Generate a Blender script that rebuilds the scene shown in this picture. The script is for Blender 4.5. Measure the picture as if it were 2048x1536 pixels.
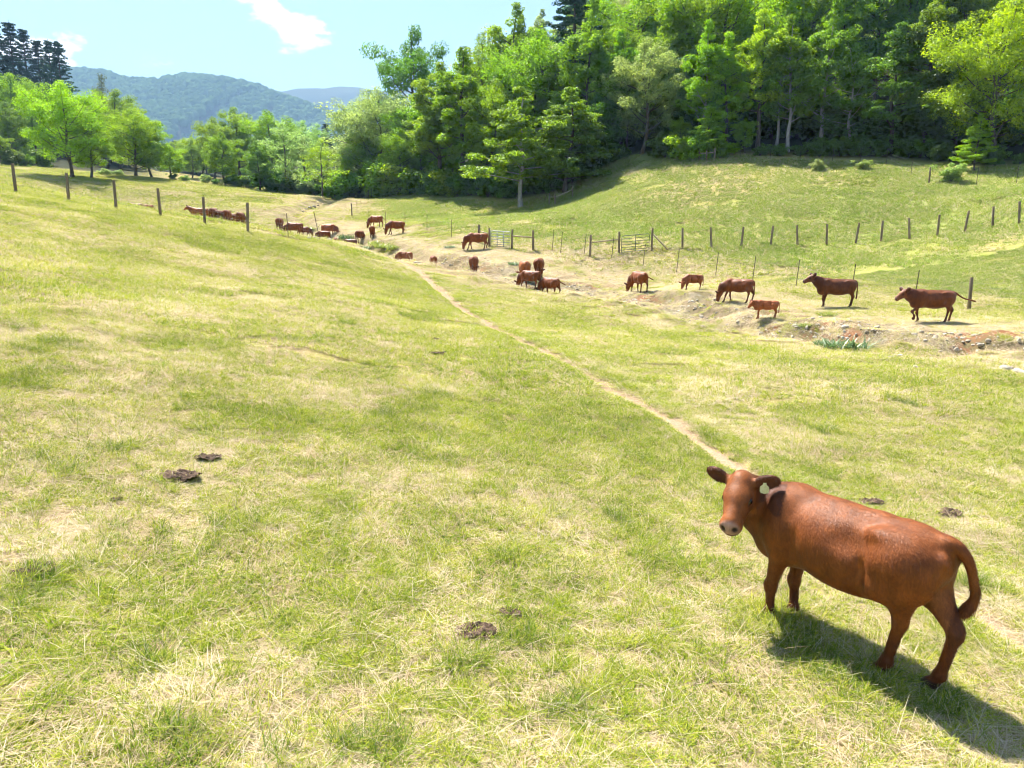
import bpy, math, random
import numpy as np
from mathutils import Vector, Matrix

R = math.radians
for o in list(bpy.data.objects):
    bpy.data.objects.remove(o)
scene = bpy.context.scene
COL = scene.collection

# ------------------------------------------------------------------ camera
PITCH = R(9.5)
FPX = 1420.0                       # focal length in pixels of a 2048 x 1536 frame
cd = bpy.data.cameras.new('camera')
cam = bpy.data.objects.new('camera', cd)
COL.objects.link(cam)
cam.location = (0, 0, 0)
cam.rotation_euler = (math.pi / 2 - PITCH, 0, 0)
cd.sensor_width = 36.0
cd.lens = 36.0 * FPX / 2048.0
cd.clip_start = 0.1
cd.clip_end = 12000
scene.camera = cam

# ------------------------------------------------------------------ sun and sky
SUN_EL = R(57.0)
SUN_AZ = math.atan2(0.88, -0.48)   # plan direction towards the sun
sdir = Vector((math.cos(SUN_EL) * math.cos(SUN_AZ), math.cos(SUN_EL) * math.sin(SUN_AZ), math.sin(SUN_EL)))
ld = bpy.data.lights.new('sun', 'SUN')
ld.energy = 5.0
ld.angle = R(0.53)
ld.color = (1.0, 0.95, 0.86)
sun = bpy.data.objects.new('sun', ld)
COL.objects.link(sun)
sun.rotation_euler = (-sdir).to_track_quat('-Z', 'Y').to_euler()
sun.location = (0, 0, 60)

world = bpy.data.worlds.new('World')
scene.world = world
world.use_nodes = True
wn = world.node_tree
wn.nodes.clear()
wout = wn.nodes.new('ShaderNodeOutputWorld')
wbg = wn.nodes.new('ShaderNodeBackground')
sky = wn.nodes.new('ShaderNodeTexSky')
sky.sky_type = 'NISHITA'
sky.sun_disc = False
sky.sun_elevation = SUN_EL
sky.sun_rotation = math.atan2(sdir.x, sdir.y)
sky.altitude = 600
sky.air_density = 1.0
sky.dust_density = 0.8
sky.ozone_density = 1.6
wbg.inputs['Strength'].default_value = 0.055
# fair-weather cumulus: noise on a flat cloud deck seen from below
tc = wn.nodes.new('ShaderNodeTexCoord')
sep = wn.nodes.new('ShaderNodeSeparateXYZ')
wn.links.new(tc.outputs['Generated'], sep.inputs[0])
def wmath(op, a, b=None, clamp=False):
    n = wn.nodes.new('ShaderNodeMath'); n.operation = op; n.use_clamp = clamp
    for i, v in enumerate((a, b)):
        if v is None: continue
        if isinstance(v, (int, float)): n.inputs[i].default_value = v
        else: wn.links.new(v, n.inputs[i])
    return n.outputs[0]
zc = wmath('MULTIPLY', sep.outputs['Z'], 2.3)
comb = wn.nodes.new('ShaderNodeCombineXYZ')
wn.links.new(sep.outputs['X'], comb.inputs[0]); wn.links.new(sep.outputs['Y'], comb.inputs[1]); wn.links.new(zc, comb.inputs[2])
CLOUD_OFF = (7.77, 14.3, 7.1)
mp = wn.nodes.new('ShaderNodeMapping')
mp.inputs['Location'].default_value = CLOUD_OFF
wn.links.new(comb.outputs[0], mp.inputs['Vector'])
cn = wn.nodes.new('ShaderNodeTexNoise')
cn.inputs['Scale'].default_value = 5.0
cn.inputs['Detail'].default_value = 9
cn.inputs['Roughness'].default_value = 0.56
wn.links.new(mp.outputs[0], cn.inputs['Vector'])
cr = wn.nodes.new('ShaderNodeValToRGB')
cr.color_ramp.elements[0].position = 0.60
cr.color_ramp.elements[1].position = 0.66
cr.color_ramp.elements[0].color = (0, 0, 0, 1)
cr.color_ramp.elements[1].color = (1, 1, 1, 1)
wn.links.new(cn.outputs['Fac'], cr.inputs[0])
mixc = wn.nodes.new('ShaderNodeMixRGB')
mixc.inputs['Color2'].default_value = (15.0, 15.0, 15.2, 1)
wn.links.new(cr.outputs[0], mixc.inputs['Fac'])
wn.links.new(sky.outputs[0], mixc.inputs['Color1'])
wn.links.new(mixc.outputs[0], wbg.inputs['Color'])
wn.links.new(wbg.outputs[0], wout.inputs['Surface'])

# ------------------------------------------------------------------ exposure, render
vs = scene.view_settings
vs.view_transform = 'Standard'
vs.look = 'None'
vs.exposure = 2.06
vs.gamma = 1.0
vs.use_curve_mapping = False
scene.render.engine = 'CYCLES'
cyc = scene.cycles
cyc.max_bounces = 4
cyc.diffuse_bounces = 2
cyc.glossy_bounces = 2
cyc.transmission_bounces = 4
cyc.transparent_max_bounces = 6
cyc.volume_bounces = 0
cyc.use_denoising = True
try:
    cyc.denoiser = 'OPENIMAGEDENOISE'
    cyc.denoising_input_passes = 'RGB_ALBEDO_NORMAL'
except Exception:
    pass
cyc.filter_width = 1.15
cyc.use_adaptive_sampling = True
cyc.adaptive_min_samples = 12
cyc.adaptive_threshold = 0.034
cyc.time_limit = 1000
cyc.caustics_reflective = False
cyc.caustics_refractive = False
cyc.sample_clamp_indirect = 6

# ------------------------------------------------------------------ helpers
def tag(o, label=None, cat=None, group=None, kind=None):
    if label: o['label'] = label
    if cat: o['category'] = cat
    if group: o['group'] = group
    if kind: o['kind'] = kind
    return o

def mesh_arrays(name, V, faces, smooth=False):
    """faces: list of (m,k) int arrays"""
    me = bpy.data.meshes.new(name)
    V = np.asarray(V, np.float32)
    me.vertices.add(len(V))
    me.vertices.foreach_set('co', V.ravel())
    faces = [np.asarray(f, np.int32) for f in faces if len(f)]
    nl = sum(f.size for f in faces)
    nf = sum(len(f) for f in faces)
    if nf:
        me.loops.add(nl)
        me.loops.foreach_set('vertex_index', np.concatenate([f.ravel() for f in faces]))
        me.polygons.add(nf)
        tot = np.concatenate([np.full(len(f), f.shape[1], np.int32) for f in faces])
        st = np.concatenate([[0], np.cumsum(tot)[:-1]]).astype(np.int32)
        me.polygons.foreach_set('loop_start', st)
        me.polygons.foreach_set('loop_total', tot)
        if smooth:
            me.polygons.foreach_set('use_smooth', np.ones(nf, bool))
    me.update(calc_edges=True)
    return me

def link(name, me, mat=None, parent=None, loc=None, rot=None, scale=None):
    o = bpy.data.objects.new(name, me)
    COL.objects.link(o)
    if mat is not None and me is not None and not me.materials:
        me.materials.append(mat)
    if parent is not None: o.parent = parent
    if loc is not None: o.location = loc
    if rot is not None: o.rotation_euler = rot
    if scale is not None: o.scale = scale if hasattr(scale, '__len__') else (scale,) * 3
    return o

def fattr(me, name, arr):
    a = me.attributes.new(name, 'FLOAT', 'POINT')
    a.data.foreach_set('value', np.asarray(arr, np.float32))

def cattr(me, name, arr):
    a = me.attributes.new(name, 'FLOAT_COLOR', 'POINT')
    arr = np.concatenate([arr, np.ones((len(arr), 1))], 1)
    a.data.foreach_set('color', np.asarray(arr, np.float32).ravel())

def hash2(ix, iy, seed):
    with np.errstate(over='ignore'):
        n = (ix.astype(np.int64) * 374761393 + iy.astype(np.int64) * 668265263 + seed * 974634777) & 0xffffffff
        n = ((n ^ (n >> 13)) * 1274126177) & 0xffffffff
        n = n ^ (n >> 16)
    return (n & 0xffffff) / float(0xffffff)

def vnoise(x, y, s, seed=0):
    x = np.asarray(x, float) / s; y = np.asarray(y, float) / s
    ix = np.floor(x); iy = np.floor(y)
    fx = x - ix; fy = y - iy
    fx = fx * fx * (3 - 2 * fx); fy = fy * fy * (3 - 2 * fy)
    a = hash2(ix, iy, seed); b = hash2(ix + 1, iy, seed)
    c = hash2(ix, iy + 1, seed); d = hash2(ix + 1, iy + 1, seed)
    return (a * (1 - fx) + b * fx) * (1 - fy) + (c * (1 - fx) + d * fx) * fy

def fbm(x, y, s, seed=0, oct=4):
    v = 0; amp = 0.5; tot = 0
    for i in range(oct):
        v = v + amp * vnoise(x, y, s, seed + i * 17); tot += amp
        s *= 0.5; amp *= 0.5
    return v / tot

def sstep(a, b, x):
    t = np.clip((x - a) / (b - a), 0, 1)
    return t * t * (3 - 2 * t)

CP, SP = math.cos(PITCH), math.sin(PITCH)
def ray(px, py):
    u = (px - 1024) / FPX; v = (768 - py) / FPX
    return np.array([u, CP + SP * v, -SP + CP * v])

# ------------------------------------------------------------------ terrain heights
TILT = math.tan(R(12.0) - PITCH)
ctrl = [(x, y, z + y * TILT) for x, y, z in [
    (0, 0, -3.3), (0, 4, -3.35), (3, 5.6, -3.6), (1.5, 8, -3.5), (-4, 5, -3.0), (8, 6, -3.9), (-9, 0, -2.1), (10, 0, -4.1),
    (0, -25, -3.6), (-30, -20, 1.0), (30, -20, -4.2), (-60, -5, 7), (60, -5, 1), (5, 10, -3.65), (10, 14, -3.75)]]
for px, py, t in [
    (2048, 1280, 6.5), (1500, 935, 10.9), (1270, 800, 14.9), (960, 640, 27.5), (870, 570, 37), (780, 520, 50),
    (500, 700, 14), (0, 700, 11), (0, 500, 20), (300, 560, 22), (700, 600, 24), (1100, 700, 20.5), (1700, 760, 16.5), (2000, 800, 14.5),
    (32, 385, 36), (138, 401, 38), (232, 416, 39), (321, 432, 39), (410, 449, 39), (496, 464, 38.5), (577, 477, 42), (640, 480, 46),
    (420, 446, 62), (298, 433, 75), (250, 425, 80), (480, 451, 60), (450, 448, 61),
    (145, 356, 95), (183, 358, 98), (275, 356, 108), (340, 362, 115), (450, 372, 118), (520, 382, 114), (645, 393, 105),
    (0, 345, 95), (0, 322, 150), (350, 352, 150), (130, 330, 150), (400, 398, 90), (520, 412, 85), (100, 380, 80),
    (600, 437, 80), (640, 415, 95), (690, 399, 110), (592, 473, 66), (560, 462, 70), (740, 482, 66), (793, 468, 66), (753, 454, 75),
    (1860, 648, 28), (1700, 612, 33), (1940, 622, 32), (1385, 577, 38), (1475, 615, 34.5), (1595, 575, 39.5), (1434, 555, 44), (1288, 537, 48),
    (1190, 522, 50), (1105, 503, 52), (1023, 500, 53), (960, 500, 54), (903, 475, 60), (854, 463, 65), (810, 452, 70), (704, 433, 86), (767, 404, 128),
    (1365, 498, 50), (1480, 498, 50), (1707, 490, 50), (1870, 478, 49), (2040, 447, 47), (1240, 502, 50), (1900, 570, 37), (2048, 535, 38),
    (1300, 450, 60), (1000, 435, 72), (850, 415, 92), (1100, 416, 78), (1250, 318, 88), (1400, 322, 79), (1600, 332, 74), (1800, 342, 68),
    (2000, 352, 63), (1700, 405, 60), (1500, 412, 61), (1300, 390, 69), (900, 407, 92), (780, 399, 118), (1040, 413, 85), (1150, 385, 84),
    (948, 541, 46), (1060, 560, 44.5), (1280, 590, 41)]:
    d = ray(px, py) * t
    ctrl.append((d[0], d[1], d[2]))
for px, t, z in [(1600, 110, 21), (1600, 170, 46), (2000, 90, 13), (2000, 150, 42), (1200, 120, 18), (1200, 180, 42), (1000, 135, 13), (1000, 200, 36),
                 (850, 145, 10), (850, 220, 26), (760, 155, 9), (700, 240, 13), (2300, 80, 14), (2300, 150, 40), (1600, 260, 80), (1200, 280, 70),
                 (0, 190, 27), (100, 250, 42), (0, 270, 55), (-300, 150, 25), (-300, 250, 50), (450, 220, 15), (550, 300, 17), (300, 260, 22), (-150, 60, 6), (2300, 45, 3), (150, 345, 36), (300, 345, 22), (450, 345, 18), (600, 345, 17), (0, 345, 62), (750, 345, 22)]:
    u = (px - 1024) / FPX
    y = t * CP + z * 0.2
    ctrl.append((u * t, y, z + t * TILT))
ctrl = np.array(ctrl)
CQ = 4.0
_d = np.sqrt(((ctrl[:, None, :2] - ctrl[None, :, :2]) ** 2).sum(-1) + CQ * CQ)
_n = len(ctrl)
_A = np.zeros((_n + 3, _n + 3))
_A[:_n, :_n] = -_d + 0.35 * np.eye(_n) * 1.0
_A[:_n, _n] = 1; _A[:_n, _n + 1:] = ctrl[:, :2] / 100
_A[_n, :_n] = 1; _A[_n + 1:, :_n] = ctrl[:, :2].T / 100
_w = np.linalg.solve(_A, np.concatenate([ctrl[:, 2], [0, 0, 0]]))

def rbf(x, y):
    x = np.asarray(x, float).ravel(); y = np.asarray(y, float).ravel()
    out = np.empty(len(x))
    for s in range(0, len(x), 60000):
        xs = x[s:s + 60000, None]; ys = y[s:s + 60000, None]
        d = np.sqrt((xs - ctrl[:, 0]) ** 2 + (ys - ctrl[:, 1]) ** 2 + CQ * CQ)
        out[s:s + 60000] = -d @ _w[:_n] + _w[_n] + (xs[:, 0] * _w[_n + 1] + ys[:, 0] * _w[_n + 2]) / 100
    return out

def poly_xyz(pts):
    return np.array([ray(px, py) * t for px, py, t in pts])
def polydist(P, x, y):
    """distance to polyline P(n,2) and parameter (index) of the nearest point, signed side"""
    best = np.full(len(x), 1e9); par = np.zeros(len(x)); side = np.zeros(len(x))
    for i in range(len(P) - 1):
        a = P[i, :2]; b = P[i + 1, :2]; ab = b - a
        t = np.clip(((x - a[0]) * ab[0] + (y - a[1]) * ab[1]) / (ab @ ab), 0, 1)
        dx = x - a[0] - t * ab[0]; dy = y - a[1] - t * ab[1]
        d = np.hypot(dx, dy)
        m = d < best
        best[m] = d[m]; par[m] = i + t[m]; side[m] = np.sign(ab[0] * dy - ab[1] * dx)[m]
    return best, par, side

def smooth_poly(P, n=8):
    P = np.asarray(P, float); out = []
    for i in range(len(P) - 1):
        p0 = P[max(i - 1, 0)]; p1 = P[i]; p2 = P[i + 1]; p3 = P[min(i + 2, len(P) - 1)]
        for k in range(n):
            t = k / n
            out.append(0.5 * ((2 * p1) + (-p0 + p2) * t + (2 * p0 - 5 * p1 + 4 * p2 - p3) * t * t + (-p0 + 3 * p1 - 3 * p2 + p3) * t ** 3))
    out.append(P[-1])
    return np.array(out)

DITCH = smooth_poly(poly_xyz([(2300, 790, 20), (2048, 735, 22), (1800, 705, 24.5), (1640, 684, 26.3), (1500, 664, 29.2), (1300, 626, 36.8), (1130, 595, 41.5),
                              (980, 560, 46), (868, 538, 50), (800, 520, 54), (740, 497, 62), (690, 484, 67), (630, 475, 72), (595, 455, 80), (620, 425, 92), (690, 400, 112)]), 4)
PATH = smooth_poly(poly_xyz([(2200, 1370, 5.9), (2048, 1280, 6.5), (1930, 1205, 7.2), (1700, 1060, 8.9), (1500, 935, 10.9), (1380, 865, 12.7), (1270, 800, 14.9), (1160, 745, 17.7), (1060, 695, 21), (1010, 668, 23.5),
                             (960, 640, 27), (915, 605, 31), (870, 570, 36.5), (830, 545, 42), (780, 520, 49), (740, 503, 54), (700, 490, 60)]), 6)

# far ridges: crest lines in plan, with the height of the crest
def ridge(pts):
    return poly_xyz([(a, b, c * 1.6) for a, b, c in pts])
M1 = ridge([(-700, 60, 1500), (-250, 95, 1450), (0, 112, 1400), (160, 138, 1350), (205, 142, 1330), (260, 158, 1330), (320, 160, 1340), (370, 148, 1350), (430, 154, 1330),
            (480, 161, 1340), (530, 176, 1340), (600, 200, 1320), (660, 226, 1300), (720, 255, 1260)])
M2 = ridge([(330, 180, 1900), (480, 176, 1950), (530, 168, 1950), (600, 163, 1950), (650, 170, 1950), (720, 164, 1950), (800, 166, 1950), (1000, 150, 1900), (1500, 120, 2200), (2300, 60, 2100)])
def ridge_h(M, x, y, w, p):
    d, par, _ = polydist(M, x, y)
    i = np.clip(par.astype(int), 0, len(M) - 2); f = par - i
    zp = M[i, 2] * (1 - f) + M[i + 1, 2] * f - 30
    spur = (fbm(x, y, 480, 5, 3) - 0.5) * 0.9
    dd = d * (1 + spur)
    return zp * np.exp(-np.power(np.maximum(dd, 0) / w, p))

def H(x, y, micro=True):
    x = np.asarray(x, float).ravel(); y = np.asarray(y, float).ravel()
    r = np.hypot(x, y)
    near = np.clip(rbf(np.clip(x, -320, 320), np.clip(y, -80, 340)), -6, 110)
    k = sstep(230, 380, r)
    far = 30 + 0 * x
    if (r > 220).any():
        m = r > 220
        far[m] = 30 + np.maximum(ridge_h(M1, x[m], y[m], 600, 1.3), ridge_h(M2, x[m], y[m], 500, 1.25) - 0) * 0.985
        far[m] = np.where(y[m] < 0, 10 + 90 * sstep(400, 1500, r[m]) * (0.4 + fbm(x[m], y[m], 500, 3)), far[m])
    z = near * (1 - k) + far * k
    m = r < 140
    if m.any():
        xs = x[m]; ys = y[m]
        d, par, side = polydist(DITCH, xs, ys)
        wob = (fbm(xs, ys, 3.0, 31, 3) - 0.5) * 1.6
        up = sstep(34, 50, par)
        wn = 1.9 + wob + 0.5 * up           # half width
        depth = np.interp(par, [0, 14, 18, 22, 28, 31, 36, 48, 60], [1.0, 0.85, 0.5, 0.2, 0.2, 0.65, 0.9, 0.8, 0.4])
        # near side (camera side, side>0) gentle, far side steeper
        prof = np.where(side > 0, 1 - sstep(0.2, 2.6 + wob, d), 1 - sstep(0.35, 2.1 + 0.8 * wob, d))
        z[m] -= depth * prof
        e = np.exp(-((d - 1.6) / 1.6) ** 2) * (par < 34)
        if micro:
            z[m] += e * ((fbm(xs, ys, 1.1, 77, 4) - 0.5) * 0.8)
            dp, _, _ = polydist(PATH, xs, ys)
            z[m] -= 0.07 * (1 - sstep(0.1, 0.34, dp))
    if micro:
        a = 1 - sstep(60, 160, r)
        z += a * ((fbm(x, y, 2.2, 1, 3) - 0.5) * 0.16 + (fbm(x, y, 0.5, 2, 2) - 0.5) * 0.035)
        z += (1 - a) * (fbm(x, y, 14, 9, 3) - 0.5) * 1.0
    return z

def H1(x, y):
    return float(H(np.array([x]), np.array([y]))[0])

_cache = {}
def ground_t(px, t):
    """ground point in image column px at view depth t"""
    u = (px - 1024) / FPX
    x = u * t; z = 0.0
    for _ in range(6):
        y = (t + z * SP) / CP
        z = H1(x, y)
    return Vector((x, y, z))

def ground_px(px, py, tmax=140, tmin=3):
    ts = np.exp(np.linspace(math.log(tmin), math.log(tmax), 700))
    d = ray(px, py)
    P = d[None] * ts[:, None]
    hz = H(P[:, 0], P[:, 1])
    b = np.nonzero(P[:, 2] <= hz)[0]
    i = b[0] if len(b) else len(ts) - 1
    return Vector((P[i, 0], P[i, 1], hz[i])), float(ts[i])

def project(p):
    x, y, z = p
    d = y * CP - z * SP; up = y * SP + z * CP
    return 1024 + FPX * x / d, 768 - FPX * up / d, d

# masks ----------------------------------------------------------------
BARE = [(ground_px(a, b)[0], c_) for a, b, c_ in [(170, 1215, .16), (340, 1285, .18), (230, 1190, .12), (760, 1165, .13), (640, 1010, .16), (1180, 1330, .15), (1330, 1270, .13), (420, 1400, .12), (880, 1440, .13), (1280, 1480, .14),
        (120, 1040, .16), (700, 1290, .1), (1120, 1180, .12), (50, 1380, .14)]]
FOREST_EDGE = poly_xyz([(640, 380, 132), (700, 385, 124), (780, 396, 119), (900, 404, 96), (1040, 409, 88), (1120, 385, 87), (1230, 318, 90), (1400, 312, 82), (1600, 318, 78), (1760, 322, 73), (1900, 338, 69), (2048, 345, 66), (2400, 345, 62)])
def masks(x, y):
    x = np.asarray(x, float).ravel(); y = np.asarray(y, float).ravel()
    r = np.hypot(x, y)
    n = len(x)
    path = np.zeros(n); soil = np.zeros(n); lush = np.zeros(n); forest = np.zeros(n); dry = np.zeros(n)
    m = r < 150
    xs, ys = x[m], y[m]
    dp, pp, _ = polydist(PATH, xs, ys)
    wv = 0.10 + 0.06 * vnoise(xs, ys, 0.7, 4) + 0.0062 * r[m]
    path[m] = (1 - sstep(wv * 0.5, wv * 1.35, dp + (fbm(xs, ys, 0.25, 12, 2) - .5) * 0.14)) * (1 - sstep(88, 96, pp))
    rag = (fbm(xs, ys, 0.3, 19, 3) - 0.5)
    bare = np.zeros(len(xs))
    for c_, rad in BARE:
        d_ = np.hypot(xs - c_.x, (ys - c_.y) * 0.8)
        bare = np.maximum(bare, 0.75 * (1 - sstep(rad * 0.5, rad * 1.2, d_ + rag * rad * 1.6)))
    path[m] = np.maximum(path[m], bare)
    dd, par, side = polydist(DITCH, xs, ys)
    nz = fbm(xs, ys, 1.8, 21, 4)
    up = sstep(24, 40, par)
    band = np.where(side > 0, 1 - sstep(0.3, 2.6, dd), 1 - sstep(2.4, 6.4, dd)) * (1 - 0.6 * up)
    band = band * (1 + 0.4 * sstep(12, 16, xs) * (par < 12))
    soil[m] = np.clip(band * sstep(0.36, 0.54, nz + 0.11 * band), 0, 1)
    dry[m] = np.clip((1 - np.where(side > 0, sstep(2.0, 8.0, dd), sstep(4.5, 11.0, dd))) * (1 - .4 * up), 0, 1)
    # beyond the ditch on the right: lusher pasture
    xf, yf = xs, ys
    dF, pF, sF = polydist(TP_LINE, xs, ys)
    lush[m] = np.where((sF < 0) & (dF > 0.5), sstep(0.5, 6, dF), 0)
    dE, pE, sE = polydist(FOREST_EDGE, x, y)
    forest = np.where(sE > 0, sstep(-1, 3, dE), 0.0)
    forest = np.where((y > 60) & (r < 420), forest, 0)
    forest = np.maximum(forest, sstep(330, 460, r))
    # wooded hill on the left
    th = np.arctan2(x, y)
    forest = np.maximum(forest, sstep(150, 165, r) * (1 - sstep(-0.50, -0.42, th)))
    return path, soil, lush, forest, dry
TP_LINE = poly_xyz([(2400, 720, 25), (1940, 622, 32), (1595, 575, 39.5), (1434, 555, 44), (1288, 537, 48), (1190, 522, 50), (1105, 508, 52), (1023, 500, 53),
                    (980, 491, 55), (903, 475, 60), (854, 463, 65), (810, 452, 70), (771, 447, 75), (738, 441, 80), (704, 433, 86), (730, 425, 96), (767, 404, 128)])

# ------------------------------------------------------------------ materials
class NT:
    def __init__(self, name):
        self.m = bpy.data.materials.new(name); self.m.use_nodes = True
        self.t = self.m.node_tree; self.t.nodes.clear()
        self.out = self.t.nodes.new('ShaderNodeOutputMaterial')
    def n(self, kind, **kw):
        nd = self.t.nodes.new(kind)
        for k, v in kw.items(): setattr(nd, k, v)
        return nd
    def l(self, a, b): self.t.links.new(a, b)
    def setin(self, sock, v):
        if isinstance(v, bpy.types.NodeSocket): self.l(v, sock)
        else: sock.default_value = v
    def attr(self, name, typ='GEOMETRY'):
        a = self.n('ShaderNodeAttribute', attribute_name=name, attribute_type=typ); return a
    def mix(self, f, a, b, mode='MIX'):
        m = self.n('ShaderNodeMixRGB', blend_type=mode)
        for s, v in zip(m.inputs, (f, a, b)):
            if isinstance(v, tuple) and len(v) == 3: v = (*v, 1)
            self.setin(s, v)
        return m.outputs[0]
    def math(self, op, a, b=0.0, clamp=False):
        m = self.n('ShaderNodeMath', operation=op, use_clamp=clamp)
        self.setin(m.inputs[0], a); self.setin(m.inputs[1], b)
        return m.outputs[0]
    def noise(self, vec, scale, detail=3, rough=0.55, dist=0.0):
        x = self.n('ShaderNodeTexNoise')
        x.inputs['Scale'].default_value = scale; x.inputs['Detail'].default_value = detail
        x.inputs['Roughness'].default_value = rough; x.inputs['Distortion'].default_value = dist
        if vec is not None: self.l(vec, x.inputs['Vector'])
        return x.outputs['Fac']
    def ramp(self, f, stops):
        r = self.n('ShaderNodeValToRGB'); e = r.color_ramp.elements
        while len(e) < len(stops): e.new(0.5)
        for el, (p, c) in zip(e, stops):
            el.position = p; el.color = (*c, 1) if len(c) == 3 else c
        self.setin(r.inputs[0], f); return r.outputs[0]
    def pos(self): return self.n('ShaderNodeNewGeometry').outputs['Position']
    def obj(self): return self.n('ShaderNodeTexCoord').outputs['Object']
    def scaled(self, vec, s):
        m = self.n('ShaderNodeMapping'); m.inputs['Scale'].default_value = s
        self.l(vec, m.inputs['Vector']); return m.outputs[0]
    def bump(self, h, strength=0.3, dist=0.02):
        b = self.n('ShaderNodeBump'); b.inputs['Strength'].default_value = strength; b.inputs['Distance'].default_value = dist
        self.l(h, b.inputs['Height']); return b.outputs[0]
    def principled(self, col, rough=0.8, spec=0.3, normal=None, metal=0.0):
        p = self.n('ShaderNodeBsdfPrincipled')
        self.setin(p.inputs['Base Color'], (*col, 1) if isinstance(col, tuple) and len(col) == 3 else col)
        self.setin(p.inputs['Roughness'], rough); p.inputs['Specular IOR Level'].default_value = spec
        p.inputs['Metallic'].default_value = metal
        if normal is not None: self.l(normal, p.inputs['Normal'])
        self.l(p.outputs[0], self.out.inputs['Surface']); return p

def leafy(nt, col, trans=0.4, tcol=None, gloss=0.06):
    d = nt.n('ShaderNodeBsdfDiffuse'); t = nt.n('ShaderNodeBsdfTranslucent'); g = nt.n('ShaderNodeBsdfGlossy')
    g.inputs['Roughness'].default_value = 0.42
    g.inputs['Color'].default_value = (0.8, 0.85, 0.8, 1)
    nt.l(col, d.inputs[0]); nt.l(tcol if tcol is not None else col, t.inputs[0])
    m = nt.n('ShaderNodeMixShader'); m.inputs[0].default_value = trans
    nt.l(d.outputs[0], m.inputs[1]); nt.l(t.outputs[0], m.inputs[2])
    m2 = nt.n('ShaderNodeMixShader'); m2.inputs[0].default_value = gloss
    nt.l(m.outputs[0], m2.inputs[1]); nt.l(g.outputs[0], m2.inputs[2])
    nt.l(m2.outputs[0], nt.out.inputs['Surface'])

# ground
g = NT('pasture_ground')
P = g.pos()
n_small = g.noise(P, 4.0, 4, 0.72); n_fine = g.noise(P, 34, 2, 0.7)
gr_ = g.attr('green').outputs['Fac']; n_big = g.attr('big').outputs['Fac']
straw = g.ramp(n_fine, [(0.25, (0.17, 0.11, 0.055)), (0.5, (0.30, 0.215, 0.12)), (0.75, (0.44, 0.34, 0.21))])
green = g.ramp(n_fine, [(0.25, (0.11, 0.115, 0.02)), (0.55, (0.20, 0.20, 0.035)), (0.8, (0.30, 0.28, 0.07))])
gf = g.math('ADD', gr_, g.math('MULTIPLY', g.math('SUBTRACT', n_small, 0.5), 1.6), True)
col = g.mix(gf, straw, green)
lushc = g.ramp(g.math('ADD', n_big, g.math('MULTIPLY', g.math('SUBTRACT', n_small, 0.5), 0.5)),
               [(0.30, (0.34, 0.28, 0.10)), (0.44, (0.30, 0.29, 0.075)), (0.55, (0.25, 0.27, 0.06)), (0.70, (0.19, 0.24, 0.05))])
lushc = g.mix(0.3, lushc, g.mix(0.5, straw, green))
col = g.mix(g.attr('lush').outputs['Fac'], col, lushc)
soilc = g.ramp(g.math('ADD', g.math('MULTIPLY', g.attr('mid').outputs['Fac'], 0.55), g.math('MULTIPLY', n_small, 0.45)),
               [(0.30, (0.20, 0.08, 0.034)), (0.37, (0.17, 0.095, 0.052)), (0.44, (0.11, 0.095, 0.04)), (0.51, (0.19, 0.14, 0.09)), (0.58, (0.14, 0.12, 0.055)), (0.66, (0.23, 0.19, 0.135)), (0.76, (0.34, 0.31, 0.25))])
col = g.mix(g.attr('soil').outputs['Fac'], col, soilc)
pathc = g.ramp(n_fine, [(0.3, (0.21, 0.14, 0.085)), (0.55, (0.32, 0.225, 0.145)), (0.75, (0.42, 0.31, 0.21))])
col = g.mix(g.attr('path').outputs['Fac'], col, pathc)
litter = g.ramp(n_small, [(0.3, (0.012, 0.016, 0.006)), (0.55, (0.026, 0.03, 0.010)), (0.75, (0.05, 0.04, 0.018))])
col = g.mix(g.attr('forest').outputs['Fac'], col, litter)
g.principled(col, 0.95, 0.05)
MAT_GROUND = g.m

# grass blades: colour baked per blade (lv) and per patch (tint)
def grass_mat(name, stops, trans):
    nt = NT(name)
    tint = nt.attr('tint', 'INSTANCER').outputs['Fac']
    f = nt.math('ADD', nt.math('MULTIPLY', nt.attr('lv').outputs['Fac'], 0.55), nt.math('MULTIPLY', tint, 0.45))
    c = nt.ramp(f, stops)
    d = nt.n('ShaderNodeBsdfDiffuse'); t = nt.n('ShaderNodeBsdfTranslucent')
    nt.l(c, d.inputs[0]); nt.l(c, t.inputs[0])
    m = nt.n('ShaderNodeMixShader'); m.inputs[0].default_value = trans
    nt.l(d.outputs[0], m.inputs[1]); nt.l(t.outputs[0], m.inputs[2])
    nt.l(m.outputs[0], nt.out.inputs['Surface'])
    return nt.m
MAT_GREEN = grass_mat('grass_green', [(0.15, (0.56, 0.53, 0.085)), (0.38, (0.43, 0.465, 0.048)), (0.62, (0.25, 0.345, 0.032)), (0.9, (0.075, 0.15, 0.022))], 0.45)
MAT_STRAW = grass_mat('grass_straw', [(0.15, (0.76, 0.66, 0.50)), (0.5, (0.56, 0.44, 0.28)), (0.85, (0.34, 0.25, 0.13))], 0.3)
MAT_LUSH = grass_mat('grass_lush', [(0.2, (0.40, 0.43, 0.075)), (0.5, (0.28, 0.37, 0.055)), (0.8, (0.17, 0.28, 0.045))], 0.5)
MAT_DARKCLUMP = grass_mat('grass_dark', [(0.2, (0.24, 0.30, 0.045)), (0.5, (0.15, 0.23, 0.032)), (0.8, (0.085, 0.155, 0.025))], 0.45)

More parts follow.
